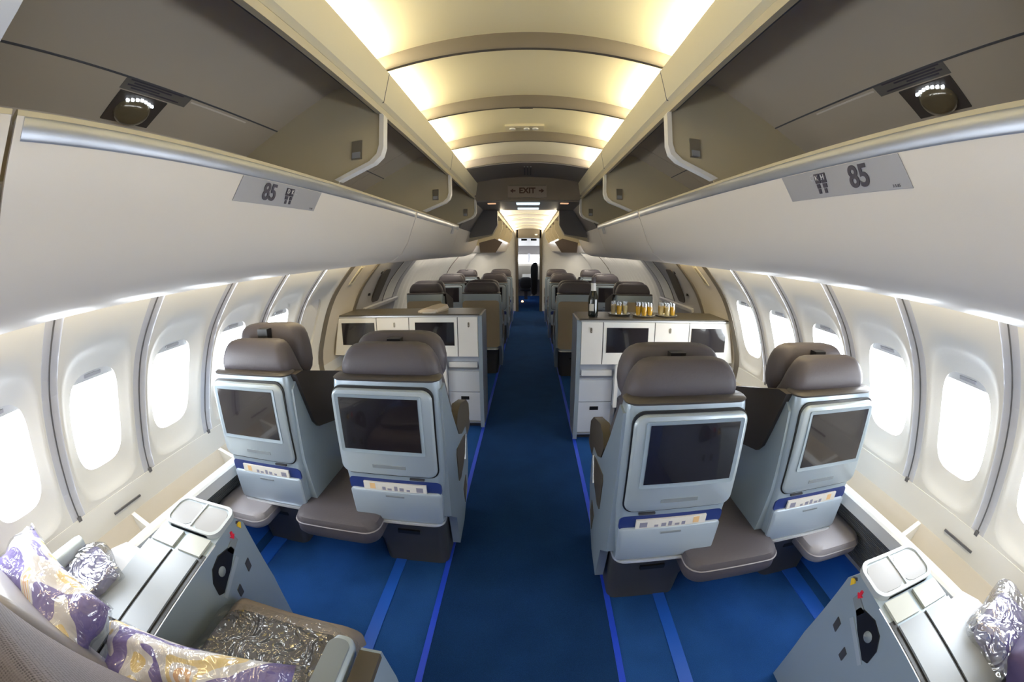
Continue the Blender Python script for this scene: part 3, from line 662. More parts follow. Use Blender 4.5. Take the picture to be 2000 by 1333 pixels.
    for k in range(5):
        area('cove_light', (s*0.37, 5.85+k*1.0, 2.03), look((-s*0.8, 0, 0.25)), 0.8, 0.02, 5.0, (1.0, 0.86, 0.62))
    for k in range(6):
        area('wall_wash', (s*1.20, 5.2+k*0.9, 1.478), look((s*0.10, 0, -1)), 0.8, 0.03, 3.2, (1.0, 0.90, 0.74))
SIDE = 1
bm = B(); sheet(bm, [(x/10*0.42, arch(x/10*0.42, 2.105, 2.05, 0.42)) for x in range(-10, 11)], (5.36, Y_END, 8)); struct(obj('ceiling_forward', bm, M['ceil_far'], solid=0.006), 'bright cream ceiling of the forward cabin', 'ceiling')
for k in range(6):
    yr = 5.37+k*0.82; bm = B(); rings = []
    for i in range(13):
        x = -0.40+0.80*i/12; z = arch(x, 2.095, 2.045, 0.42); rings.append([(x, yr-.02, z), (x, yr+.02, z), (x, yr+.02, z+.02), (x, yr-.02, z+.02)])
    loft(bm, rings); trim(bm, M['ceil'], 'thin arched rib in the forward cabin ceiling')

# ------------------------------------------------------------------ front bulkhead and flight deck
for s in (-1, 1):
    SIDE = s; nm = 'left' if s < 0 else 'right'
    poly = [(0.31, 0.0), (1.66, 0.0)] + [(wx(z), z) for z in (0.45, 0.65, 0.8, 1.0, 1.18, 1.3, 1.447, 1.54)] + [(1.2, 2.0), (0.31, 2.12)]
    bm = B(); prism(bm, poly, 'Y', Y_END, Y_END+0.04); struct(obj('wall_front_' + nm, bm, M['panel'], smooth=False), f'white front bulkhead on the {nm} of the flight deck doorway', 'wall')
    bm = B(); prism(bm, [(0.27, 0), (0.335, 0), (0.335, 2.07), (0.27, 2.07)], 'Y', Y_END-0.06, Y_END+0.25, 0.006); trim(bm, M['olive'], f'dark door post on the {nm} of the flight deck doorway')
    # corridor sides
    bm = B(); bx(bm, 0.335, 0.37, Y_END+0.04, 12.6, 0, 2.1); struct(obj('wall_corridor_' + nm, bm, M['door'], smooth=False), f'corridor wall on the {nm} behind the doorway', 'wall')
    bm = B(); bx(bm, 0.335, 0.95, 12.55, 12.6, 0, 2.14); struct(obj('wall_deck_rear_' + nm, bm, M['olive'], smooth=False), f'dark partition on the {nm} inside the flight deck', 'wall')
SIDE = 1
bm = B(); bx(bm, -0.95, 0.95, 12.5, 14.6, -0.06, -0.01); trim(bm, M['carpet'], 'flight deck floor', smooth=False)
bm = B(); bx(bm, -0.37, 0.37, Y_END, 14.6, -0.05, 0.0); trim(bm, M['carpet'], 'blue carpet of the flight deck corridor', smooth=False)
bm = B(); bx(bm, -0.31, 0.31, Y_END-0.06, Y_END+0.25, 1.86, 2.10, 0.004); trim(bm, M['olive'], 'dark header over the flight deck doorway')
bm = B(); bx(bm, -0.9, 0.9, Y_END+0.2, 14.6, 2.1, 2.14); trim(bm, M['grey'], 'flight deck ceiling')
bm = B(); lathe(bm, [(0.03, -0.02), (0.035, 0.0), (0.0351, 0.01)], (0.18, Y_END-0.07, 1.95), 12); tag(obj('corridor_lamp', bm, M['white']), 'small round lamp on the dark header of the far doorway', 'lamp')
t = thing('overhead_console', (0, 12.9, 1.75), 'dark switch console above the flight deck windscreen', 'console')
bm = B(); prism(bm, [(12.6, 2.08), (13.6, 1.72), (13.9, 1.80), (13.9, 2.1)], 'X', -0.42, 0.42, 0.01); obj('console_body', bm, M['grey'], t)
for sx in (-1, 1):
    bm = B(); bx(bm, sx*0.15-0.09, sx*0.15+0.09, 12.9, 13.0, 1.87, 1.93, 0.01); obj('switch_block', bm, M['black'], t)
t = thing('flight_deck_window', (0, 13.95, 0.8), 'bright windscreen at the very front seen through the doorway', 'window', None, 'structure')
t.name = 'window_30'
for sx in (-1, 1):
    bm = B(); bx(bm, sx*0.44-0.40, sx*0.44+0.40, 14.0, 14.01, 1.14, 1.42); obj('pane', bm, M['pane'], t, smooth=False)
bm = B(); bx(bm, -0.04, 0.04, 13.97, 14.03, 1.14, 1.46, 0.01); obj('center_post', bm, M['door'], t)
bm = B(); bx(bm, -0.95, 0.95, 13.98, 14.06, 1.42, 2.12, 0.01); obj('frame', bm, M['closing'], t)
bm = B(); bx(bm, -0.95, 0.95, 13.98, 14.06, 0.0, 1.14, 0.01); obj('frame', bm, M['grey'], t)
for s in (-1, 1):
    SIDE = s
    t = thing('wall_deck_' + ('left' if s < 0 else 'right'), (0.9, 13.3, 0), f'flight deck side wall with window opening on the {"left" if s<0 else "right"}', 'wall', None, 'structure')
    bm = B(); bx(bm, 0.84, 0.95, 12.5, 14.06, 0, 1.12); obj('lower_wall', bm, M['door'], t, smooth=False)
    bm = B(); bx(bm, 0.84, 0.95, 12.5, 14.06, 1.45, 2.12); obj('upper_wall', bm, M['closing'], t, smooth=False)
SIDE = 1
t = thing('instrument_panel', (0, 13.7, 0.7), 'grey instrument panel glareshield below the windscreen', 'panel')
bm = B(); prism(bm, [(13.3, 1.06), (13.35, 1.12), (13.9, 1.16), (13.97, 0.6), (13.5, 0.6)], 'X', -0.8, 0.8, 0.02); obj('glareshield', bm, M['beige'], t)
bm = B(); bx(bm, -0.22, 0.12, 13.42, 13.50, 0.62, .98, 0.01); obj('display', bm, M['cream'], t)
t = thing('pilot_seat', (-0.1, 12.9, 0), 'dark pilot seat low in the far doorway', 'seat')
bm = B(); cushion(bm, -0.30, 0.10, 12.75, 12.90, 0.35, 0.72); obj('backrest', bm, M['coat'], t)
bm = B(); cushion(bm, -0.30, 0.10, 12.9, 13.3, 0.25, 0.38); obj('seat_cushion', bm, M['coat'], t)
bm = B(); bx(bm, -0.15, -0.05, 12.95, 13.15, 0.0, 0.27, 0.01); obj('pedestal', bm, M['foot'], t)
t = thing('hanging_coat', (0.15, 12.5, 0.2), 'long dark coat hanging on the right inside the far doorway', 'coat')
bm = B(); rings = []
for z, hw, hd, cx in ((0.16, 0.10, 0.05, 0.15), (0.5, 0.105, 0.06, 0.15), (0.9, 0.11, 0.07, 0.15), (1.06, 0.12, 0.07, 0.15), (1.14, 0.08, 0.06, 0.17), (1.2, 0.035, 0.03, 0.19)):
    rings.append([(cx+hw*math.cos(2*PI*i/16)*(1+0.12*math.cos(3*2*PI*i/16)), 12.45+hd*math.sin(2*PI*i/16), z) for i in range(16)])
loft(bm, rings); obj('coat_body', bm, M['coat'], t, sub=1)
bm = B(); tube(bm, [(0.19, 12.45, 1.19), (0.20, 12.45, 1.24), (0.34, 12.45, 1.25)], 0.012, 8); obj('coat_hook', bm, M['latch'], t)
bm = B(); lathe(bm, [(0.03, 0.0), (0.035, 0.02), (0.02, 0.05)], (-0.20, 12.2, 0.0), 12); tag(obj('floor_lamp', bm, mat('small warm floor light', (1, .6, .3), .4, emit=(1, .5, .25), estr=4)), 'tiny warm light on the corridor floor at the far doorway', 'light')
area('flight_deck_portal', (0, 14.05, 1.28), look((0, -1, 0)), 1.7, 0.3, 1, (1, 1, 1), portal=True)
# rear bulkhead behind the camera
poly = [(-1.66, 0.0), (1.66, 0.0)] + [(wx(z), z) for z in (0.45, 0.65, 0.8, 1.0, 1.18, 1.3, 1.447, 1.54)] + [(1.3, 2.2), (0.7, 2.6), (-0.7, 2.6), (-1.3, 2.2)] + [(-wx(z), z) for z in (1.54, 1.447, 1.3, 1.18, 1.0, 0.8, 0.65, 0.45)]
bm = B(); prism(bm, poly, 'Y', Y_BACK-0.04, Y_BACK); struct(obj('wall_back', bm, M['panel'], smooth=False), 'plain bulkhead at the rear end of the cabin', 'wall')
#PART2
# ------------------------------------------------------------------ seats
def yz(pts, y0): return [(y0+v, z) for v, z in pts]
def seat_shell(t, u0, y0, monitor=True, aisle=True, narrow=0.0):
    """the shell whose back faces the camera; u0 is its edge nearer the aisle"""
    W = 0.465
    bm = B(); rings = []
    for z, a, b, v0, v1, r in ((0.335, .030, .440, 0.006, .60, .028), (0.40, .024, .446, 0.0, .56, .028), (0.52, .012, .456, 0.0, .44, .028), (0.60, .004, .462, 0.0, .34, .028), (0.80, .0, .465, .003, .20, .028), (0.985, .0, .465, .006, .10, .028), (1.012, .003, .462, .010, .095, .026)):
        rings.append([(u0+p[0], y0+p[1], z) for p in rr(a, b, v0, v1, r, 6)])
    loft(bm, rings); sh = obj('shell', bm, M['shell'], t, angle=40)
    bm = B(); rings = [[(u0+p[0], y0+p[1], z) for p in rr(a, b, v0, v1, .04, 6)] for z, a, b, v0, v1 in ((1.010, .002, .463, .006, .105), (1.018, -.002, .467, .002, .11), (1.025, .004, .461, .010, .105))]
    loft(bm, rings); obj('top_cap', bm, M['top'], t, angle=50)
    bm = B(); rings = [[(u0+p[0], y0+p[1], z) for p in rr(a, b, v0, v1, .05, 6)] for z, a, b, v0, v1 in ((0.323, .032, .438, -.004, .60), (0.330, .022, .448, -.020, .605), (0.340, .024, .446, -.018, .60))]
    loft(bm, rings); obj('bright_rim', bm, M['rim'], t, angle=60)
    bm = B(); fw = 0.0 if aisle else 0.09
    PL = ((0.0, .05, .375, .085, .60), (0.12, .047, .385, .08, .60), (0.25, .040, .415, .05, .60), (0.323, .036, .434, .01, .60)) if aisle else ((0.0, .17, .435, .085, .55), (0.12, .145, .435, .07, .55), (0.25, .07, .43, .04, .58), (0.323, .036, .434, .01, .60))
    rings = [[(u0+p[0], y0+p[1], z) for p in rr(a, b, v0, v1, .04, 6)] for z, a, b, v0, v1 in PL]
    loft(bm, rings); ba = obj('plinth', bm, M['foot'], t, angle=50)
    bm = B(); bx(bm, u0+.16+fw*.5, u0+.27+fw*.5, y0+.040, y0+.09, .225, .245, .004); obj('plinth_slot', bm, M['black'], ba)
    if monitor:
        f = lambda p: p
        bm = B(); rings = [[(u0+p[0], y0+v, p[1]) for p in rr(a, b, c, d, r, 6)] for a, b, c, d, r, v in ((.022, .4655, .583, .992, .045, .012), (.022, .4655, .583, .992, .045, -.002))]
        loft(bm, rings); gp = obj('monitor_gasket', bm, M['black'], t)
        bm = B(); rings = [[(u0+p[0], y0+v, p[1]) for p in rr(a, b, c, d, r, 6)] for a, b, c, d, r, v in ((.028, .466, .588, .982, .042, .01), (.028, .466, .588, .982, .042, -.006), (.036, .460, .594, .976, .038, -.014))]
        loft(bm, rings); mp = obj('monitor', bm, M['bezel'], t, angle=50)
        bm = B(); rings = [[(u0+p[0], y0+v, p[1]) for p in rr(a, b, c, d, .008, 2)] for a, b, c, d, v in ((.070, .447, .697, .960, -.012), (.070, .447, .697, .960, -.019), (.084, .433, .711, .948, -.0155))]
        loft(bm, rings); obj('screen_frame', bm, M['shell'], mp, angle=30)
        bm = B(); bx(bm, u0+.086, u0+.431, y0-.0175, y0-.012, .713, .946, .0015); obj('screen', bm, M['screen'], mp)
        bm = B(); bx(bm, u0+.165, u0+.315, y0-.0165, y0-.012, .626, .641, .002); obj('control_strip', bm, M['grey2'], mp)
        bm = B(); bx(bm, u0+.09, u0+.155, y0-.010, y0+.004, .571, .579, .003); obj('release_catch', bm, M['foot'], mp)
        # literature pocket
        bm = B(); rings = [[(u0+p[0], y0+v, p[1]) for p in rr(.020, .448, .495, .562, .022, 5)] for v in (.010, -.0015)]
        loft(bm, rings); pk = obj('literature_pocket', bm, M['navy'], t)
        bm = B(); rings = [[(u0+.232+(p[0]-.232)*(1+(p[1]-.50)*.16), y0+v, p[1]) for p in rr(.020, .446, .342, .508, .018, 5)] for v in (.006, -.008)] + [[(u0+.232+(p[0]-.232)*(1+(p[1]-.50)*.16), y0-.014, p[1]) for p in rr(.028, .438, .349, .501, .018, 5)]]
        loft(bm, rings); ld = obj('lower_door', bm, M['shell2'], t, angle=50)
        bm = B(); bx(bm, u0+.19, u0+.275, y0-.0185, y0-.014, .478, .485, .002); obj('door_pull', bm, M['grey2'], ld)
    else:
        bm = B(); rings = [[(u0+p[0], y0+v, p[1]) for p in rr(.012, .453, .36, .93, .04, 6)] for v in (.008, -.008)]
        loft(bm, rings); obj('back_panel', bm, M['tan'], t)
        bm = B(); rings = [[(u0+.232+(p[0]-.232)*k, y0+v, z) for p in rr(.02, .445, .0, .12, .03, 5) for v in (0,)] for k, z in ()]
    return sh
def seat_inner(t, u0, y0, tall=0.0, notch=True, lean=0.0):
    c = u0+.232
    bm = B(); rings = []
    for z, hw, v0, v1 in ((.42, .20, .62, .74), (.6, .20, .44, .56), (.8, .205, .24, .38), (.96, .216, .10, .24), (1.02, .217, .045, .19), (1.07, .212, .045, .175), (1.115+tall*.3, .19, .06, .165), (1.14+tall*.3, .165, .08, .155), (1.146+tall*.3, .12, .095, .145)):
        rings.append([(c+p[0], y0+p[1], z) for p in rr(-hw, hw, v0, v1, .05, 6)])
    loft(bm, rings); bk = obj('backrest', bm, M['leather'], t, sub=1)
    bm = B(); rings = []
    for z, hw, v0, v1 in ((.92, .17, .22, .31), (.98, .21, .205, .33), (1.06, .213, .20, .33), (1.115+tall, .20, .20, .325), (1.15+tall, .175, .215, .315), (1.166+tall, .13, .23, .30)):
        rings.append([(c+p[0], y0+p[1], z) for p in rr(-hw, hw, v0, v1, .045, 6)])
    loft(bm, rings); hd = obj('headrest', bm, M['leather'], t, sub=1)
    if notch:
        bm = B(); bx(bm, c-.035, c+.025, y0+.165, y0+.205, 1.10+tall*.5, 1.150+tall, .008); obj('strap', bm, M['black'], hd)
    bm = B(); cushion(bm, c-.20, c+.20, y0+.60, y0+1.08, .36, .48, p=4); obj('seat_cushion', bm, M['leather'], t)
def aisle_side(t, u0, y0):
    """outer arm on the aisle side with its recessed pads"""
    P_ = [(.02, .37), (.025, .60), (.02, .98), (.075, .99), (.20, .80), (.32, .645), (.42, .60), (.53, .59), (.565, .52), (.555, .36), (.47, .22), (.32, .12), (.16, .09), (.13, .28)]
    bm = B(); prism(bm, yz(P_, y0), 'X', u0-.008, u0+.03, .006); sp = obj('side_panel', bm, M['shell'], t, angle=50)
    bm = B(); prism(bm, yz([(.235, .575), (.25, .60), (.44, .575), (.52, .555), (.535, .53), (.42, .45), (.30, .41), (.25, .42)], y0), 'X', u0-.012, u0-.004, .006); obj('recess', bm, M['olive'], sp)
    bm = B(); prism(bm, yz([(.36, .30), (.44, .34), (.45, .27), (.38, .20)], y0), 'X', u0-.011, u0-.004, .003); obj('recess', bm, M['olive'], sp)
    bm = B(); prism(bm, yz([(.30, .70), (.34, .75), (.42, .765), (.60, .72), (.68, .665), (.69, .60), (.66, .54), (.58, .53), (.46, .555), (.36, .62)], y0), 'X', u0-.006, u0+.036, .014, 3); ar = obj('armrest', bm, M['olive'], t, angle=60)
    bm = B(); tube(bm, [(u0-.010, y0+.50, .56), (u0-.010, y0+.47, .50), (u0-.010, y0+.44, .44)], .007, 8); obj('arm_hinge', bm, M['rim'], ar)
def privacy_wing(t, u0, y0):
    bm = B(); prism(bm, yz([(.045, 1.016), (.10, 1.018), (.50, .90), (.52, .86), (.50, .68), (.38, .665), (.18, .712), (.145, .75)], y0), 'X', u0-.030, u0+.006, .006)
    obj('privacy_wing', bm, M['brown'], t)
    bm = B(); prism(bm, yz([(.05, .34), (.02, .60), (.03, .95), (.07, .99), (.30, .76), (.42, .68), (.56, .66), (.70, .50), (.62, .38), (.40, .335)], y0), 'X', u0-.012, u0+.03, .006); obj('side_panel', bm, M['shell'], t)
def foot_cushion(t, a, b, y0, y1, z0, z1, m, nm='foot_cushion'):
    bm = B(); rings = []
    for z, e in ((z0, .012), (z0+.02, 0.0), (z1-.03, 0.0), (z1-.008, .010), (z1, .035)):
        rings.append([(p[0], p[1], z) for p in rr(a+e, b-e, y0+e, y1-e, .07, 6)])
    loft(bm, rings); o = obj(nm, bm, m, t, angle=45)
    bm = B(); rings = [[(p[0], p[1], z) for p in rr(a-k, b+k, y0-k, y1+k, .07, 6)] for z, k in ((z1-.040, .001), (z1-.037, .004), (z1-.034, .001))]
    loft(bm, rings); obj('piping', bm, M['leather2'], o)
    return o
M['shell2'] = mat('blue grey lower door', (0.34, 0.41, 0.50), 0.35, 0.2, coat=0.2)
M['grey2'] = mat('slate insert', (0.20, 0.23, 0.26), 0.45)
def make_aisle_seat(y0, label, group, monitor=True, foot=True):
    t = thing('business_seat', (.57, y0+.5, 0), label, 'seat', group)
    u0 = .335; seat_shell(t, u0, y0, monitor); seat_inner(t, u0, y0, tall=0.0, notch=monitor); aisle_side(t, u0, y0)
    if foot: foot_cushion(t, .645, 1.085, y0-.125, y0+.50, .262, .372, M['leather'])
    return t
def make_window_seat(y0, label, group, monitor=True, foot=True, tall=.045):
    t = thing('business_seat', (1.27, y0+.5, 0), label, 'seat', group)
    u0 = 1.03; seat_shell(t, u0, y0, monitor, aisle=False); seat_inner(t, u0, y0, tall=tall, notch=monitor); privacy_wing(t, u0, y0)
    if foot: foot_cushion(t, 1.27, 1.605, y0-.15, y0+.36, .245, .331, M['leather2']); 
    return t
def magazine(u0, y0, label):
    t = thing('magazine', (u0+.24, y0, .51), label, 'magazine', 'magazines in the seat pockets')
    bm = B(); bx(bm, u0+.085, u0+.375, y0-.0125, y0-.0035, .508, .548, .003); c = obj('cover', bm, M['paper'], t)
    bm = B(); bx(bm, u0+.10, u0+.13, y0-.0135, y0-.0120, .513, .536); obj('cover_print', bm, M['print'], c)
    bm = B(); bx(bm, u0+.32, u0+.345, y0-.0135, y0-.0120, .515, .543); obj('cover_print', bm, M['orange'], c)
    for k in range(5):
        bm = B(); bx(bm, u0+.16+k*.028, u0+.175+k*.028+.004*(k % 2), y0-.0135, y0-.0120, .512, .522+.006*(k % 3)); obj('cover_print', bm, M['print'], c)
    # standing in the pocket
ROW1 = {-1: 1.45, 1: 1.22}
for s in (-1, 1):
    SIDE = s; nm = 'left' if s < 0 else 'right'; y0 = ROW1[s]
    make_aisle_seat(y0, f'large near grey-blue seat with black screen beside the aisle on the {nm}', 'seats of the near row')
    make_window_seat(y0, f'near grey-blue seat with reflecting screen beside the {nm} windows', 'seats of the near row', tall=.045 if s < 0 else 0.0)
    magazine(.335, y0, f'magazine in the pocket of the near {nm} aisle seat')
    magazine(1.03, y0, f'magazine in the pocket of the near {nm} window seat')
# seats of the forward cabin
for s in (-1, 1):
    SIDE = s; nm = 'left' if s < 0 else 'right'
    for i, yy in enumerate((4.80, 6.45, 8.05)):
        w = ['tan-backed seat without screen just beyond the', 'grey seat with screen in the second row beyond the', 'grey seat with screen in the farthest row beyond the'][i]
        cab = 'cream cabinet' 
        make_aisle_seat(yy-(0.1 if s > 0 and i == 0 else 0), f'{w} {nm} {cab}, aisle side', 'forward cabin seats', monitor=i > 0, foot=False)
        make_window_seat(yy-(0.1 if s > 0 and i == 0 else 0), f'{w} {nm} {cab}, window side', 'forward cabin seats', monitor=i > 0, foot=False, tall=0)

# ------------------------------------------------------------------ cream screen cabinets behind the near row
def cabinet(y0, label):
    t = thing('screen_cabinet', (1.0, y0+.17, 0), label, 'cabinet', 'cream screen cabinets')
    bm = B(); prism(bm, [(.395, .655), (1.70, .655), (1.63, 1.0), (.395, 1.0)], 'Y', y0+.01, y0+.36, .003); obj('upper_body', bm, M['cream'], t)
    bm = B(); prism(bm, [(.385, 1.0), (1.63, 1.0), (1.625, 1.012), (.385, 1.012)], 'Y', y0-.004, y0+.37, .003); obj('worktop', bm, M['cabtop'], t)
    bm = B(); prism(bm, [(.385, .992), (1.635, .992), (1.635, 1.001), (.385, 1.001)], 'Y', y0-.006, y0+.02, .002); obj('top_edge', bm, M['bright'], t)
    # silver end panel on the aisle
    bm = B(); prism(bm, [(y0+.0, .03), (y0+.0, 1.0), (y0+.37, 1.0), (y0+.37, .25), (y0+.30, .03)], 'X', .372, .392, .006); ep = obj('end_panel', bm, M['bright'], t)
    bm = B(); prism(bm, [(y0-.006, .03), (y0-.006, 1.0), (y0+.01, 1.0), (y0+.01, .03)], 'X', .368, .400, .004); obj('edge_post', bm, M['shell'], ep)
    # fronts of the upper unit
    def front(a, b, za=.660, zb=.985, m=M['cream'], nm_='door', slant=0):
        bm = B(); prism(bm, [(a, za), (b+slant*.3, za), (b, zb), (a, zb)], 'Y', y0-.004, y0+.012, .004); return obj(nm_, bm, m, t)
    d = front(.404, .565); 
    bm = B(); prism(bm, [(p[0], p[1]) for p in rr(.470, .484, .905, .945, .006, 3)], 'Y', y0-.010, y0-.003, .001); obj('door_latch', bm, M['latch'], d)
    bm = B(); prism(bm, [(p[0], p[1]) for p in rr(.474, .480, .915, .921, .003, 2)], 'Y', y0-.014, y0-.009); obj('lock', bm, M['bright'], d)
    m1 = front(.572, .975, nm_='monitor_frame', m=M['cream2'])
    bm = B(); bx(bm, .597, .925, y0-.0075, y0-.002, .752, .945, .0015); obj('screen', bm, M['screen'], m1)
    bm = B(); bx(bm, .73, .82, y0-.0065, y0-.002, .705, .713, .001); obj('control_strip', bm, M['cream3'], m1)
    d = front(.982, 1.265)
    bm = B(); prism(bm, [(p[0], p[1]) for p in rr(1.10, 1.113, .905, .945, .006, 3)], 'Y', y0-.010, y0-.003, .001); obj('door_latch', bm, M['latch'], d)
    m2 = front(1.272, 1.625, nm_='monitor_frame', m=M['cream2'], slant=.2)
    bm = B(); bx(bm, 1.288, 1.600, y0-.0075, y0-.002, .752, .945, .0015); obj('screen', bm, M['screen'], m2)
    for x in (.5685, .9785, 1.2685):
        bm = B(); bx(bm, x-.0022, x+.0022, y0-.0015, y0+.011, .66, .985); obj('seam', bm, M['line'], t)
    # lower compartments
    yl = y0+.06
    bm = B(); bx(bm, .392, .71, yl+.01, y0+.34, .05, .655, .003); lw = obj('lower_body', bm, M['cabgrey'], t)
    bm = B(); bx(bm, .680, .708, y0+.0, y0+.30, .30, .655, .004); obj('white_post', bm, M['white'], t)
    bm = B(); bx(bm, .400, .672, yl-.006, yl+.012, .335, .515, .008); dr = obj('drawer', bm, M['cabgrey2'], t)
    bm = B(); bx(bm, .42, .660, yl-.022, yl+.005, .555, .600, .008); obj('bar_handle', bm, M['white'], dr)
    bm = B(); bx(bm, .405, .668, yl-.012, yl+.005, .535, .552, .004); obj('bar_shadow_rail', bm, M['bright'], dr)
    bm = B(); bx(bm, .400, .672, yl-.006, yl+.012, .065, .328, .006); dr2 = obj('drawer', bm, M['cabgrey2'], t)
    bm = B(); bx(bm, .500, .570, yl-.009, yl-.002, .262, .292, .006); obj('pull', bm, M['black'], dr2)
    bm = B(); bx(bm, .39, .70, yl-.012, yl+.01, .045, .058, .003); obj('kick_rim', bm, M['rim'], t)
    bm = B(); bx(bm, .40, .69, yl+.03, y0+.33, .0, .05); obj('plinth', bm, M['foot'], t)
    bm = B(); prism(bm, [(.71, .0), (1.60, .0), (1.68, .655), (.71, .655)], 'Y', y0+.25, y0+.34, .003); obj('recess_back', bm, M['cabgrey'], t)
    return t
M['cream2'] = mat('screen surround', (0.90, 0.90, 0.87), 0.3)
M['cream3'] = mat('pale insert', (0.62, 0.61, 0.58), 0.4)
M['cabgrey2'] = mat('pale blue drawer', (0.60, 0.65, 0.74), 0.4)
CAB = {-1: 3.20, 1: 2.98}
for s in (-1, 1):
    SIDE = s; nm = 'left' if s < 0 else 'right'
    cabinet(CAB[s], f'cream cabinet with two dark screens, ' + ('folded napkin on its dark top' if s < 0 else 'glasses and bottle on its dark top'))
    t = thing('ottoman', (.95, CAB[s]+.05, 0), f'dark grey footrest in the recess below the {nm} cream cabinet', 'footrest')
    bm = B(); bx(bm, .76, 1.05, CAB[s]-.02, CAB[s]+.22, .0, .22, .02); obj('base', bm, M['foot'], t)
    foot_cushion(t, .74, 1.12, CAB[s]-.12, CAB[s]+.22, .22, .34, M['leather'], 'cushion')

# things on the cabinets
SIDE = 1
zt = 1.0125
def thingbottle(x, y, label):
    t = thing('wine_bottle', (x, y, zt), label, 'bottle')
    bm = B(); lathe(bm, [(.034, 0), (.038, .004), (.0385, .02), (.0385, .13), (.036, .155), (.026, .185), (.017, .21), (.015, .235), (.0155, .285)], (x, y, zt), 24); obj('glass_body', bm, M['bottle'], t)
    bm = B(); lathe(bm, [(.0185, .178), (.0235, .18), (.0195, .21), (.0195, .255), (.017, .257)], (x, y, zt), 24); obj('neck_sleeve', bm, M['label'], t)
    bm = B(); lathe(bm, [(.017, .258), (.0175, .262), (.0175, .295), (.015, .302)], (x, y, zt), 20); obj('cap', bm, M['ink'], t)
    bm = B(); rings = [[(x+.0392*math.cos(a), y+.0392*math.sin(a), zt+z) for a in [math.radians(-150+60*i/8) for i in range(9)]] for z in (.045, .10)]
    loft(bm, rings, cap=False, closed=False); obj('front_label', bm, M['cream3'], t)
thingbottle(.505, 3.10, 'dark wine bottle with white neck sleeve standing beside the trays of glasses')
trays = [(.735, 3.20, 'left', 'juice'), (.925, 3.13, 'middle', 'juice'), (1.125, 3.15, 'right', 'wine')]
g0 = None
for i, (tx, ty, w, kind) in enumerate(trays):
    t = thing('round_tray', (tx, ty, zt), f'round dark metal tray of glasses, {w} one of the three on the cabinet', 'tray', 'round trays')
    bm = B(); lathe(bm, [(.075, 0), (.088, .004), (.092, .012), (.089, .013), (.083, .007), (.02, .006)], (tx, ty, zt), 32); obj('tray_dish', bm, M['steel'], t)
    ps = [(0, 0)] + [(.054*math.cos(a), .054*math.sin(a)) for a in [2*PI*k/6+.3 for k in range(6)]]
    for k, (dx, dy) in enumerate(ps):
        x, y, z = tx+dx, ty+dy, zt+.0075
        where = ['at the centre of'] + ['on the rim of']*6
        liquid = 'orange juice' if (kind == 'juice' and (i == 1 or k % 2)) or (i == 2 and k % 3 == 0) else 'pale sparkling wine'
        g = thing('drinking_glass', (x, y, z), f'small glass of {liquid} {where[k]} the {w} tray', 'glass', f'glasses of {liquid} {where[k]} the {w} tray')
        bm = B(); lathe(bm, [(.016, 0), (.018, .002), (.0205, .03), (.0245, .100), (.0237, .100), (.0197, .03), (.017, .006), (.004, .005)], (x, y, z), 16); obj('glass_body', bm, M['glass'], g)
        bm = B(); lathe(bm, [(.0165, .007), (.019, .03), (.0215, .070), (.001, .070)], (x, y, z), 16); obj('drink', bm, M['juice'] if 'juice' in liquid else M['wine'], g)
t = thing('napkin_packet', (-.83, 3.36, zt), 'folded beige napkin packet lying on the left cabinet top', 'napkin')
bm = B(); rings = []
for y, hw, z1 in ((3.26, .05, .012), (3.28, .085, .028), (3.36, .095, .04), (3.44, .09, .05), (3.47, .05, .045)):
    rings.append([(-.84+(y-3.26)*.35+dx, y, zt+z) for dx, z in ((-hw, 0), (hw, 0), (hw*1.05, z1*.4), (hw*.9, z1*1.0), (hw*.2, z1*1.15), (-hw*.5, z1*.9), (-hw, z1*.55))])
loft(bm, rings); obj('napkin_body', bm, M['napkin'], t, angle=25)
bm = B(); bx(bm, -.87, -.76, 3.245, 3.30, zt, zt+.008, .002); obj('paper_edge', bm, M['paper'], t)

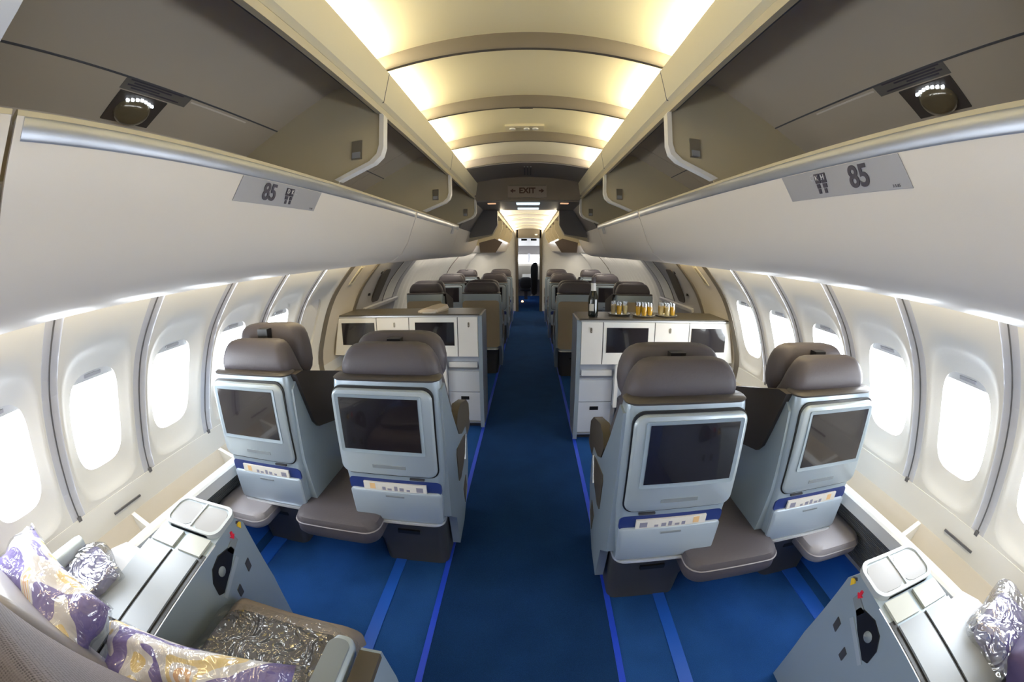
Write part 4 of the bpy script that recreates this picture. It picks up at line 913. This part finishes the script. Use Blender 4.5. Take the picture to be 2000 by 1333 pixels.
# ------------------------------------------------------------------ foreground: centre consoles
def console(dy, label):
    """armrest console between two seats; its front end points away from the camera"""
    t = thing('seat_console', (1.15, .5+dy, 0), label, 'console', 'seat consoles')
    def zt_(y): return .545 + (y-.10)*.150
    Y = lambda v: v+dy
    # body
    bm = B(); side = [(Y(.02), 0.0), (Y(1.00), 0.0), (Y(.985), .30), (Y(.935), .62), (Y(.90), zt_(.90)-.004), (Y(.05), zt_(.05)-.004)]
    prism(bm, side, 'X', 1.005, 1.30, .012, 3); bd = obj('body', bm, M['shell'], t, angle=50)
    def top(name, ya, yb, a, b, m, h0=-.006, h1=.004, r=.0, par=None, bevw=.002):
        bm = B(); rings = []
        pts = rr(a, b, Y(ya), Y(yb), r, 5) if r else [(b, Y(yb)), (a, Y(yb)), (a, Y(ya)), (b, Y(ya))]
        for h in (h0, h1): rings.append([(p[0], p[1], zt_(p[1]-dy)+h) for p in pts])
        loft(bm, rings); return obj(name, bm, m, par or t, angle=60)
    tf = top('tray_frame', .775, .925, 1.008, 1.298, M['bezel'], h1=.008, r=.045)
    top('tray_well', .792, .908, 1.024, 1.147, M['shellw'], h0=.002, h1=.0095, r=.035, par=tf); top('tray_well', .792, .908, 1.158, 1.282, M['shellw'], h0=.002, h1=.0095, r=.035, par=tf)
    def ring(name, a, b, ya, yb, r, wd, h, m):
        bm = B(); pts = rr(a, b, Y(ya), Y(yb), r, 6); pin = rr(a+wd, b-wd, Y(ya)+wd, Y(yb)-wd, r-wd*.6, 6)
        o = [bm.verts.new((p[0], p[1], zt_(p[1]-dy)+h)) for p in pts]; i_ = [bm.verts.new((p[0], p[1], zt_(p[1]-dy)+h)) for p in pin]
        ob = [bm.verts.new((p[0], p[1], zt_(p[1]-dy)-.004)) for p in pts]; ib = [bm.verts.new((p[0], p[1], zt_(p[1]-dy)-.004)) for p in pin]
        n = len(o)
        for k in range(n):
            j = (k+1) % n
            bm.faces.new((o[k], o[j], i_[j], i_[k])); bm.faces.new((o[k], ob[k], ob[j], o[j])); bm.faces.new((i_[k], i_[j], ib[j], ib[k]))
        return obj(name, bm, m, tf, angle=60)
    ring('well_rim', 1.006, 1.300, .775, .927, .045, .013, .014, M['rim2'])
    top('well_divider', .785, .915, 1.148, 1.157, M['rim2'], h0=.0, h1=.013, par=tf, r=.002)
    top('light_plate', .685, .765, 1.024, 1.137, M['consolelt'], h1=.0055); top('light_plate', .685, .765, 1.166, 1.290, M['consolelt'], h1=.0055)
    top('lid', .06, .675, 1.026, 1.146, M['console'], h1=.006); top('lid', .06, .675, 1.162, 1.297, M['console'], h1=.006)
    top('lid_gap', .06, .675, 1.144, 1.164, M['black'], h1=.001)
    top('lid_gap', .06, .70, 1.004, 1.028, M['black'], h1=-.001)
    bm = B(); tube(bm, [(1.004, Y(.08), zt_(.08)-.006), (1.004, Y(.76), zt_(.76)-.006)], .003, 8); obj('side_trim', bm, M['rim'], t)
    # control opening on the aisle face
    def side_poly(name, pts, m, a=1.000, b=1.008, par=None, bv=.002):
        bm = B(); prism(bm, [(Y(p[0]), p[1]) for p in pts], 'X', a, b, bv); return obj(name, bm, m, par or bd)
    cp = side_poly('control_recess', [(.675, .475), (.70, .465), (.785, .52), (.835, .565), (.825, .588), (.75, .598), (.70, .575), (.675, .53)], M['black'])
    side_poly('control_cover', [(.80, .585), (.86, .615), (.872, .585), (.82, .552)], M['grey2'])
    side_poly('control_ledge', [(.69, .452), (.83, .54), (.84, .522), (.70, .435)], M['bezel'])
    bm = B(); bm2 = [(1.0 + 0, Y(.735), .520)]; lathe(bm, [(.001, 0), (.018, .0), (.02, .006), (.012, .012)], (0, 0, 0), 14)
    for v in bm.verts: v.co = Vector((1.004-v.co.z*0.9, Y(.735)+v.co.x, .540+v.co.y))
    obj('control_knob', bm, M['grey2'], cp)
    side_poly('button', [(.765, .42), (.79, .43), (.79, .39), (.765, .385)], M['foot']); side_poly('button', [(.86, .475), (.885, .485), (.885, .445), (.86, .435)], M['foot'])
    bm = B(); prism(bm, [(Y(.848), .597+.034), (Y(.858), .631), (Y(.858), .615), (Y(.866), .615), (Y(.853), .600), (Y(.840), .615), (Y(.848), .615)], 'X', .9995, 1.006); obj('red_arrow', bm, M['red'], bd)
    side_poly('yellow_mark', [(.895, .628), (.905, .642), (.918, .632), (.908, .610)], M['yellow'], a=.9993); side_poly('blue_mark', [(.893, .640), (.900, .648), (.918, .640), (.905, .642)], M['ink'], a=.9990)
    return t
M['shellw'] = mat('tray well grey', (0.30, 0.31, 0.33), 0.4)
M['rim2'] = mat('tray rim light', (0.42, 0.46, 0.49), 0.4, 0.1)
for s in (-1, 1):
    SIDE = s; nm = 'left' if s < 0 else 'right'
    console(0.0 if s < 0 else -.28, f'blue-grey console with two tray wells in the {nm} foreground, red arrow on its side')

# left foreground seats
SIDE = -1
t = thing('foreground_seat', (.70, .35, 0), 'near left aisle seat with mesh-covered backrest and grey-topped armrest', 'seat')
bm = B(); rings = []
for y, z1, r in ((.20, .42, .04), (.45, .435, .05), (.70, .44, .05), (.735, .43, .05), (.75, .40, .03)):
    rings.append([(p[0], y, p[1]) for p in rr(.50, .985, .30, z1, r, 6)])
loft(bm, rings); obj('seat_cushion', bm, M['tread'], t, angle=60)
bm = B(); bx(bm, .52, .98, .15, .68, 0.0, .30, .02); obj('plinth', bm, M['foot'], t)
bm = B(); rings = []
for z, y0_, y1_ in ((.36, .16, .30), (.60, .07, .20), (.85, -.03, .09), (1.0, -.10, .03), (1.06, -.12, .01), (1.09, -.11, -.02)):
    rings.append([(p[0], p[1], z) for p in rr(.44, .93, y0_, y1_, .05, 6)])
loft(bm, rings); obj('backrest', bm, M['mesh'], t, sub=1)
bm = B(); rings = []
for y, hw in ((.12, .036), (.45, .038), (.56, .036), (.585, .024)):
    rings.append([(.448+p[0], y, p[1]) for p in rr(-hw, hw, .545, .60, .018, 5)])
loft(bm, rings); ar = obj('armrest', bm, M['bezel'], t, angle=60)
bm = B(); rings = [[(.448+p[0], .34+p[1], z) for p in rr(-.030, .030, -.22, .23, .026, 6)] for z in (.598, .605)]; loft(bm, rings); obj('armrest_pad', bm, M['grey2'], ar)
bm = B(); prism(bm, [(.02, .02), (.60, .02), (.60, .40), (.575, .575), (.02, .575)], 'X', .345, .40, .012, 3); sp = obj('side_panel', bm, M['shell'], t)
bm = B(); bx(bm, .342, .398, .05, .56, .565, .585, .010); obj('side_pad', bm, M['olive'], sp)

t = thing('foreground_seat', (1.4, .3, 0), 'near left window seat with smooth grey backrest and pale pad', 'seat')
bm = B(); rings = []
for y, z1 in ((.20, .56), (.45, .56), (.60, .56), (.68, .54)):
    rings.append([(p[0], y, p[1]) for p in rr(1.31, 1.56, .30, z1, .04, 6)])
loft(bm, rings); obj('seat_cushion', bm, M['pan'], t, angle=60)
bm = B(); bx(bm, 1.33, 1.52, .15, .68, 0.0, .30, .02); obj('plinth', bm, M['foot'], t)
bm = B(); rings = []
for z, y0_, y1_ in ((.45, .12, .24), (.60, .07, .18), (.80, .0, .11), (.93, -.06, .06), (.96, -.06, .03)):
    rings.append([(p[0], p[1], z) for p in rr(1.0, 1.48, y0_, y1_, .05, 6)])
loft(bm, rings); obj('backrest', bm, M['leather2'], t, sub=1)
bm = B(); rings = []
for y, hw in ((.12, .03), (.40, .032), (.50, .030), (.52, .020)):
    rings.append([(1.545+p[0], y-.03, p[1]) for p in rr(-hw, hw, .63, .68, .016, 5)])
loft(bm, rings); obj('armrest', bm, M['bezel'], t, angle=60)

def pillow(loc, size, rot, label, m=None):
    """soft square pillow with pinched corners; loc in world x"""
    bm = B(); n = 16; grid = {}
    for sgn in (1, -1):
        for i in range(n+1):
            for j in range(n+1):
                a, b = i/n*2-1, j/n*2-1
                edge = (1-a**4)*(1-b**4)
                h = sgn*size[2]/2*edge**0.5*(1+.16*math.sin(5*a+3*b)+.10*math.sin(9*b-4*a+1))
                k = 1-.10*(1-abs(a))*abs(b)**3-.0*abs(a); k2 = 1-.10*(1-abs(b))*abs(a)**3
                if sgn == -1 and (i in (0, n) or j in (0, n)): grid[(sgn, i, j)] = grid[(1, i, j)]; continue
                grid[(sgn, i, j)] = bm.verts.new((a*size[0]/2*k2, b*size[1]/2*k, h))
        for i in range(n):
            for j in range(n):
                q = [grid[(sgn, i, j)], grid[(sgn, i+1, j)], grid[(sgn, i+1, j+1)], grid[(sgn, i, j+1)]]
                try: bm.faces.new(q if sgn > 0 else q[::-1])
                except ValueError: pass
    R = Matrix.Rotation(rot[2], 3, 'Z') @ Matrix.Rotation(rot[1], 3, 'Y') @ Matrix.Rotation(rot[0], 3, 'X')
    for v in bm.verts: v.co = R @ v.co + Vector(loc)
    return bm
def wrap(bm_src, k=1.03): pass
SIDE = 1
def pillow_thing(loc, size, rot, label, cloth):
    t = thing('pillow', (loc[0], loc[1], loc[2]-size[2]/2), label, 'pillow', 'pillows in plastic wrap')
    obj('cushion', pillow(loc, size, rot, label), cloth, t, angle=180)
    bm = pillow(loc, (size[0]*1.04, size[1]*1.04, size[2]*1.08), rot, label)
    for v in bm.verts:
        d = noise.noise_vector(v.co*14)*.006; v.co += d
    obj('plastic_wrap', bm, M['film2'], t, angle=180)
    return t
pillow_thing((-1.32, .17, .715), (.56, .30, .17), (.35, .12, -.05), 'purple and orange patterned pillow in wrap on the left window seat', M['pillow'])
pillow_thing((-.80, .275, .585), (.64, .22, .12), (.55, .0, .20), 'purple and orange patterned pillow in wrap on the left aisle seat', M['pillow'])
def blanket(name, loc, size, rot, label, cloth, bag=None):
    t = thing('blanket', (loc[0], loc[1], loc[2]-size[2]/2), label, 'blanket', 'blankets in plastic bags')
    def mk(k, amp, seed):
        bm = B(); cushion(bm, -size[0]/2-k, size[0]/2+k, -size[1]/2-k, size[1]/2+k, -size[2]/2-k, size[2]/2+k, p=6, nu=64, nv=20)
        for v in bm.verts:
            v.co += noise.noise_vector(v.co*(9 if seed else 16)+Vector((seed, 0, 0)))*amp
        R = Matrix.Rotation(rot[2], 3, 'Z') @ Matrix.Rotation(rot[1], 3, 'Y') @ Matrix.Rotation(rot[0], 3, 'X')
        for v in bm.verts: v.co = R @ v.co + Vector(loc)
        return bm
    obj('folded_cloth', mk(0, .003, 0), cloth, t, angle=180)
    obj('plastic_bag', mk(.020, .034 if bag is None else .018, 5), bag or M['film'], t, angle=12)
    return t
blanket('blanket', (-.70, .50, .462), (.46, .32, .045), (0, 0, 0), 'dark blanket with gold flecks in clear plastic on the left aisle seat', M['blanket'], M['film3'])
blanket('blanket', (-1.42, .40, .605), (.22, .22, .06), (.1, 0, -.3), 'pale violet blanket in crinkled plastic on the left window seat', M['blanketv'])

# right foreground seat
SIDE = 1
t = thing('foreground_seat', (1.45, .2, 0), 'near right window seat with pale rounded pad beside the console', 'seat')
bm = B(); rings = []
for y, z1 in ((-.2, .56), (.2, .56), (.34, .56), (.42, .54)):
    rings.append([(p[0], y, p[1]) for p in rr(1.31, 1.56, .30, z1, .05, 6)])
loft(bm, rings); obj('seat_cushion', bm, M['pan'], t, angle=60)
bm = B(); bx(bm, 1.33, 1.52, -.2, .40, 0.0, .30, .02); obj('plinth', bm, M['foot'], t)
bm = B(); rings = []
for z, y0_, y1_ in ((.45, -.22, -.10), (.60, -.26, -.16), (.80, -.33, -.22), (.96, -.39, -.28)):
    rings.append([(p[0], p[1], z) for p in rr(1.0, 1.48, y0_, y1_, .05, 6)])
loft(bm, rings); obj('backrest', bm, M['leather2'], t, sub=1)
blanket('blanket', (1.43, .13, .61), (.26, .26, .08), (.1, .05, .2), 'violet blanket in shiny crinkled plastic on the right window seat', M['blanketv'])
t = thing('pillow', (1.36, .03, .55), 'plain violet pillow corner at the right edge of the near right seat', 'pillow')
obj('cushion', pillow((1.40, -.05, .65), (.40, .30, .13), (.5, 0, .1), ''), M['violet'], t, angle=180)
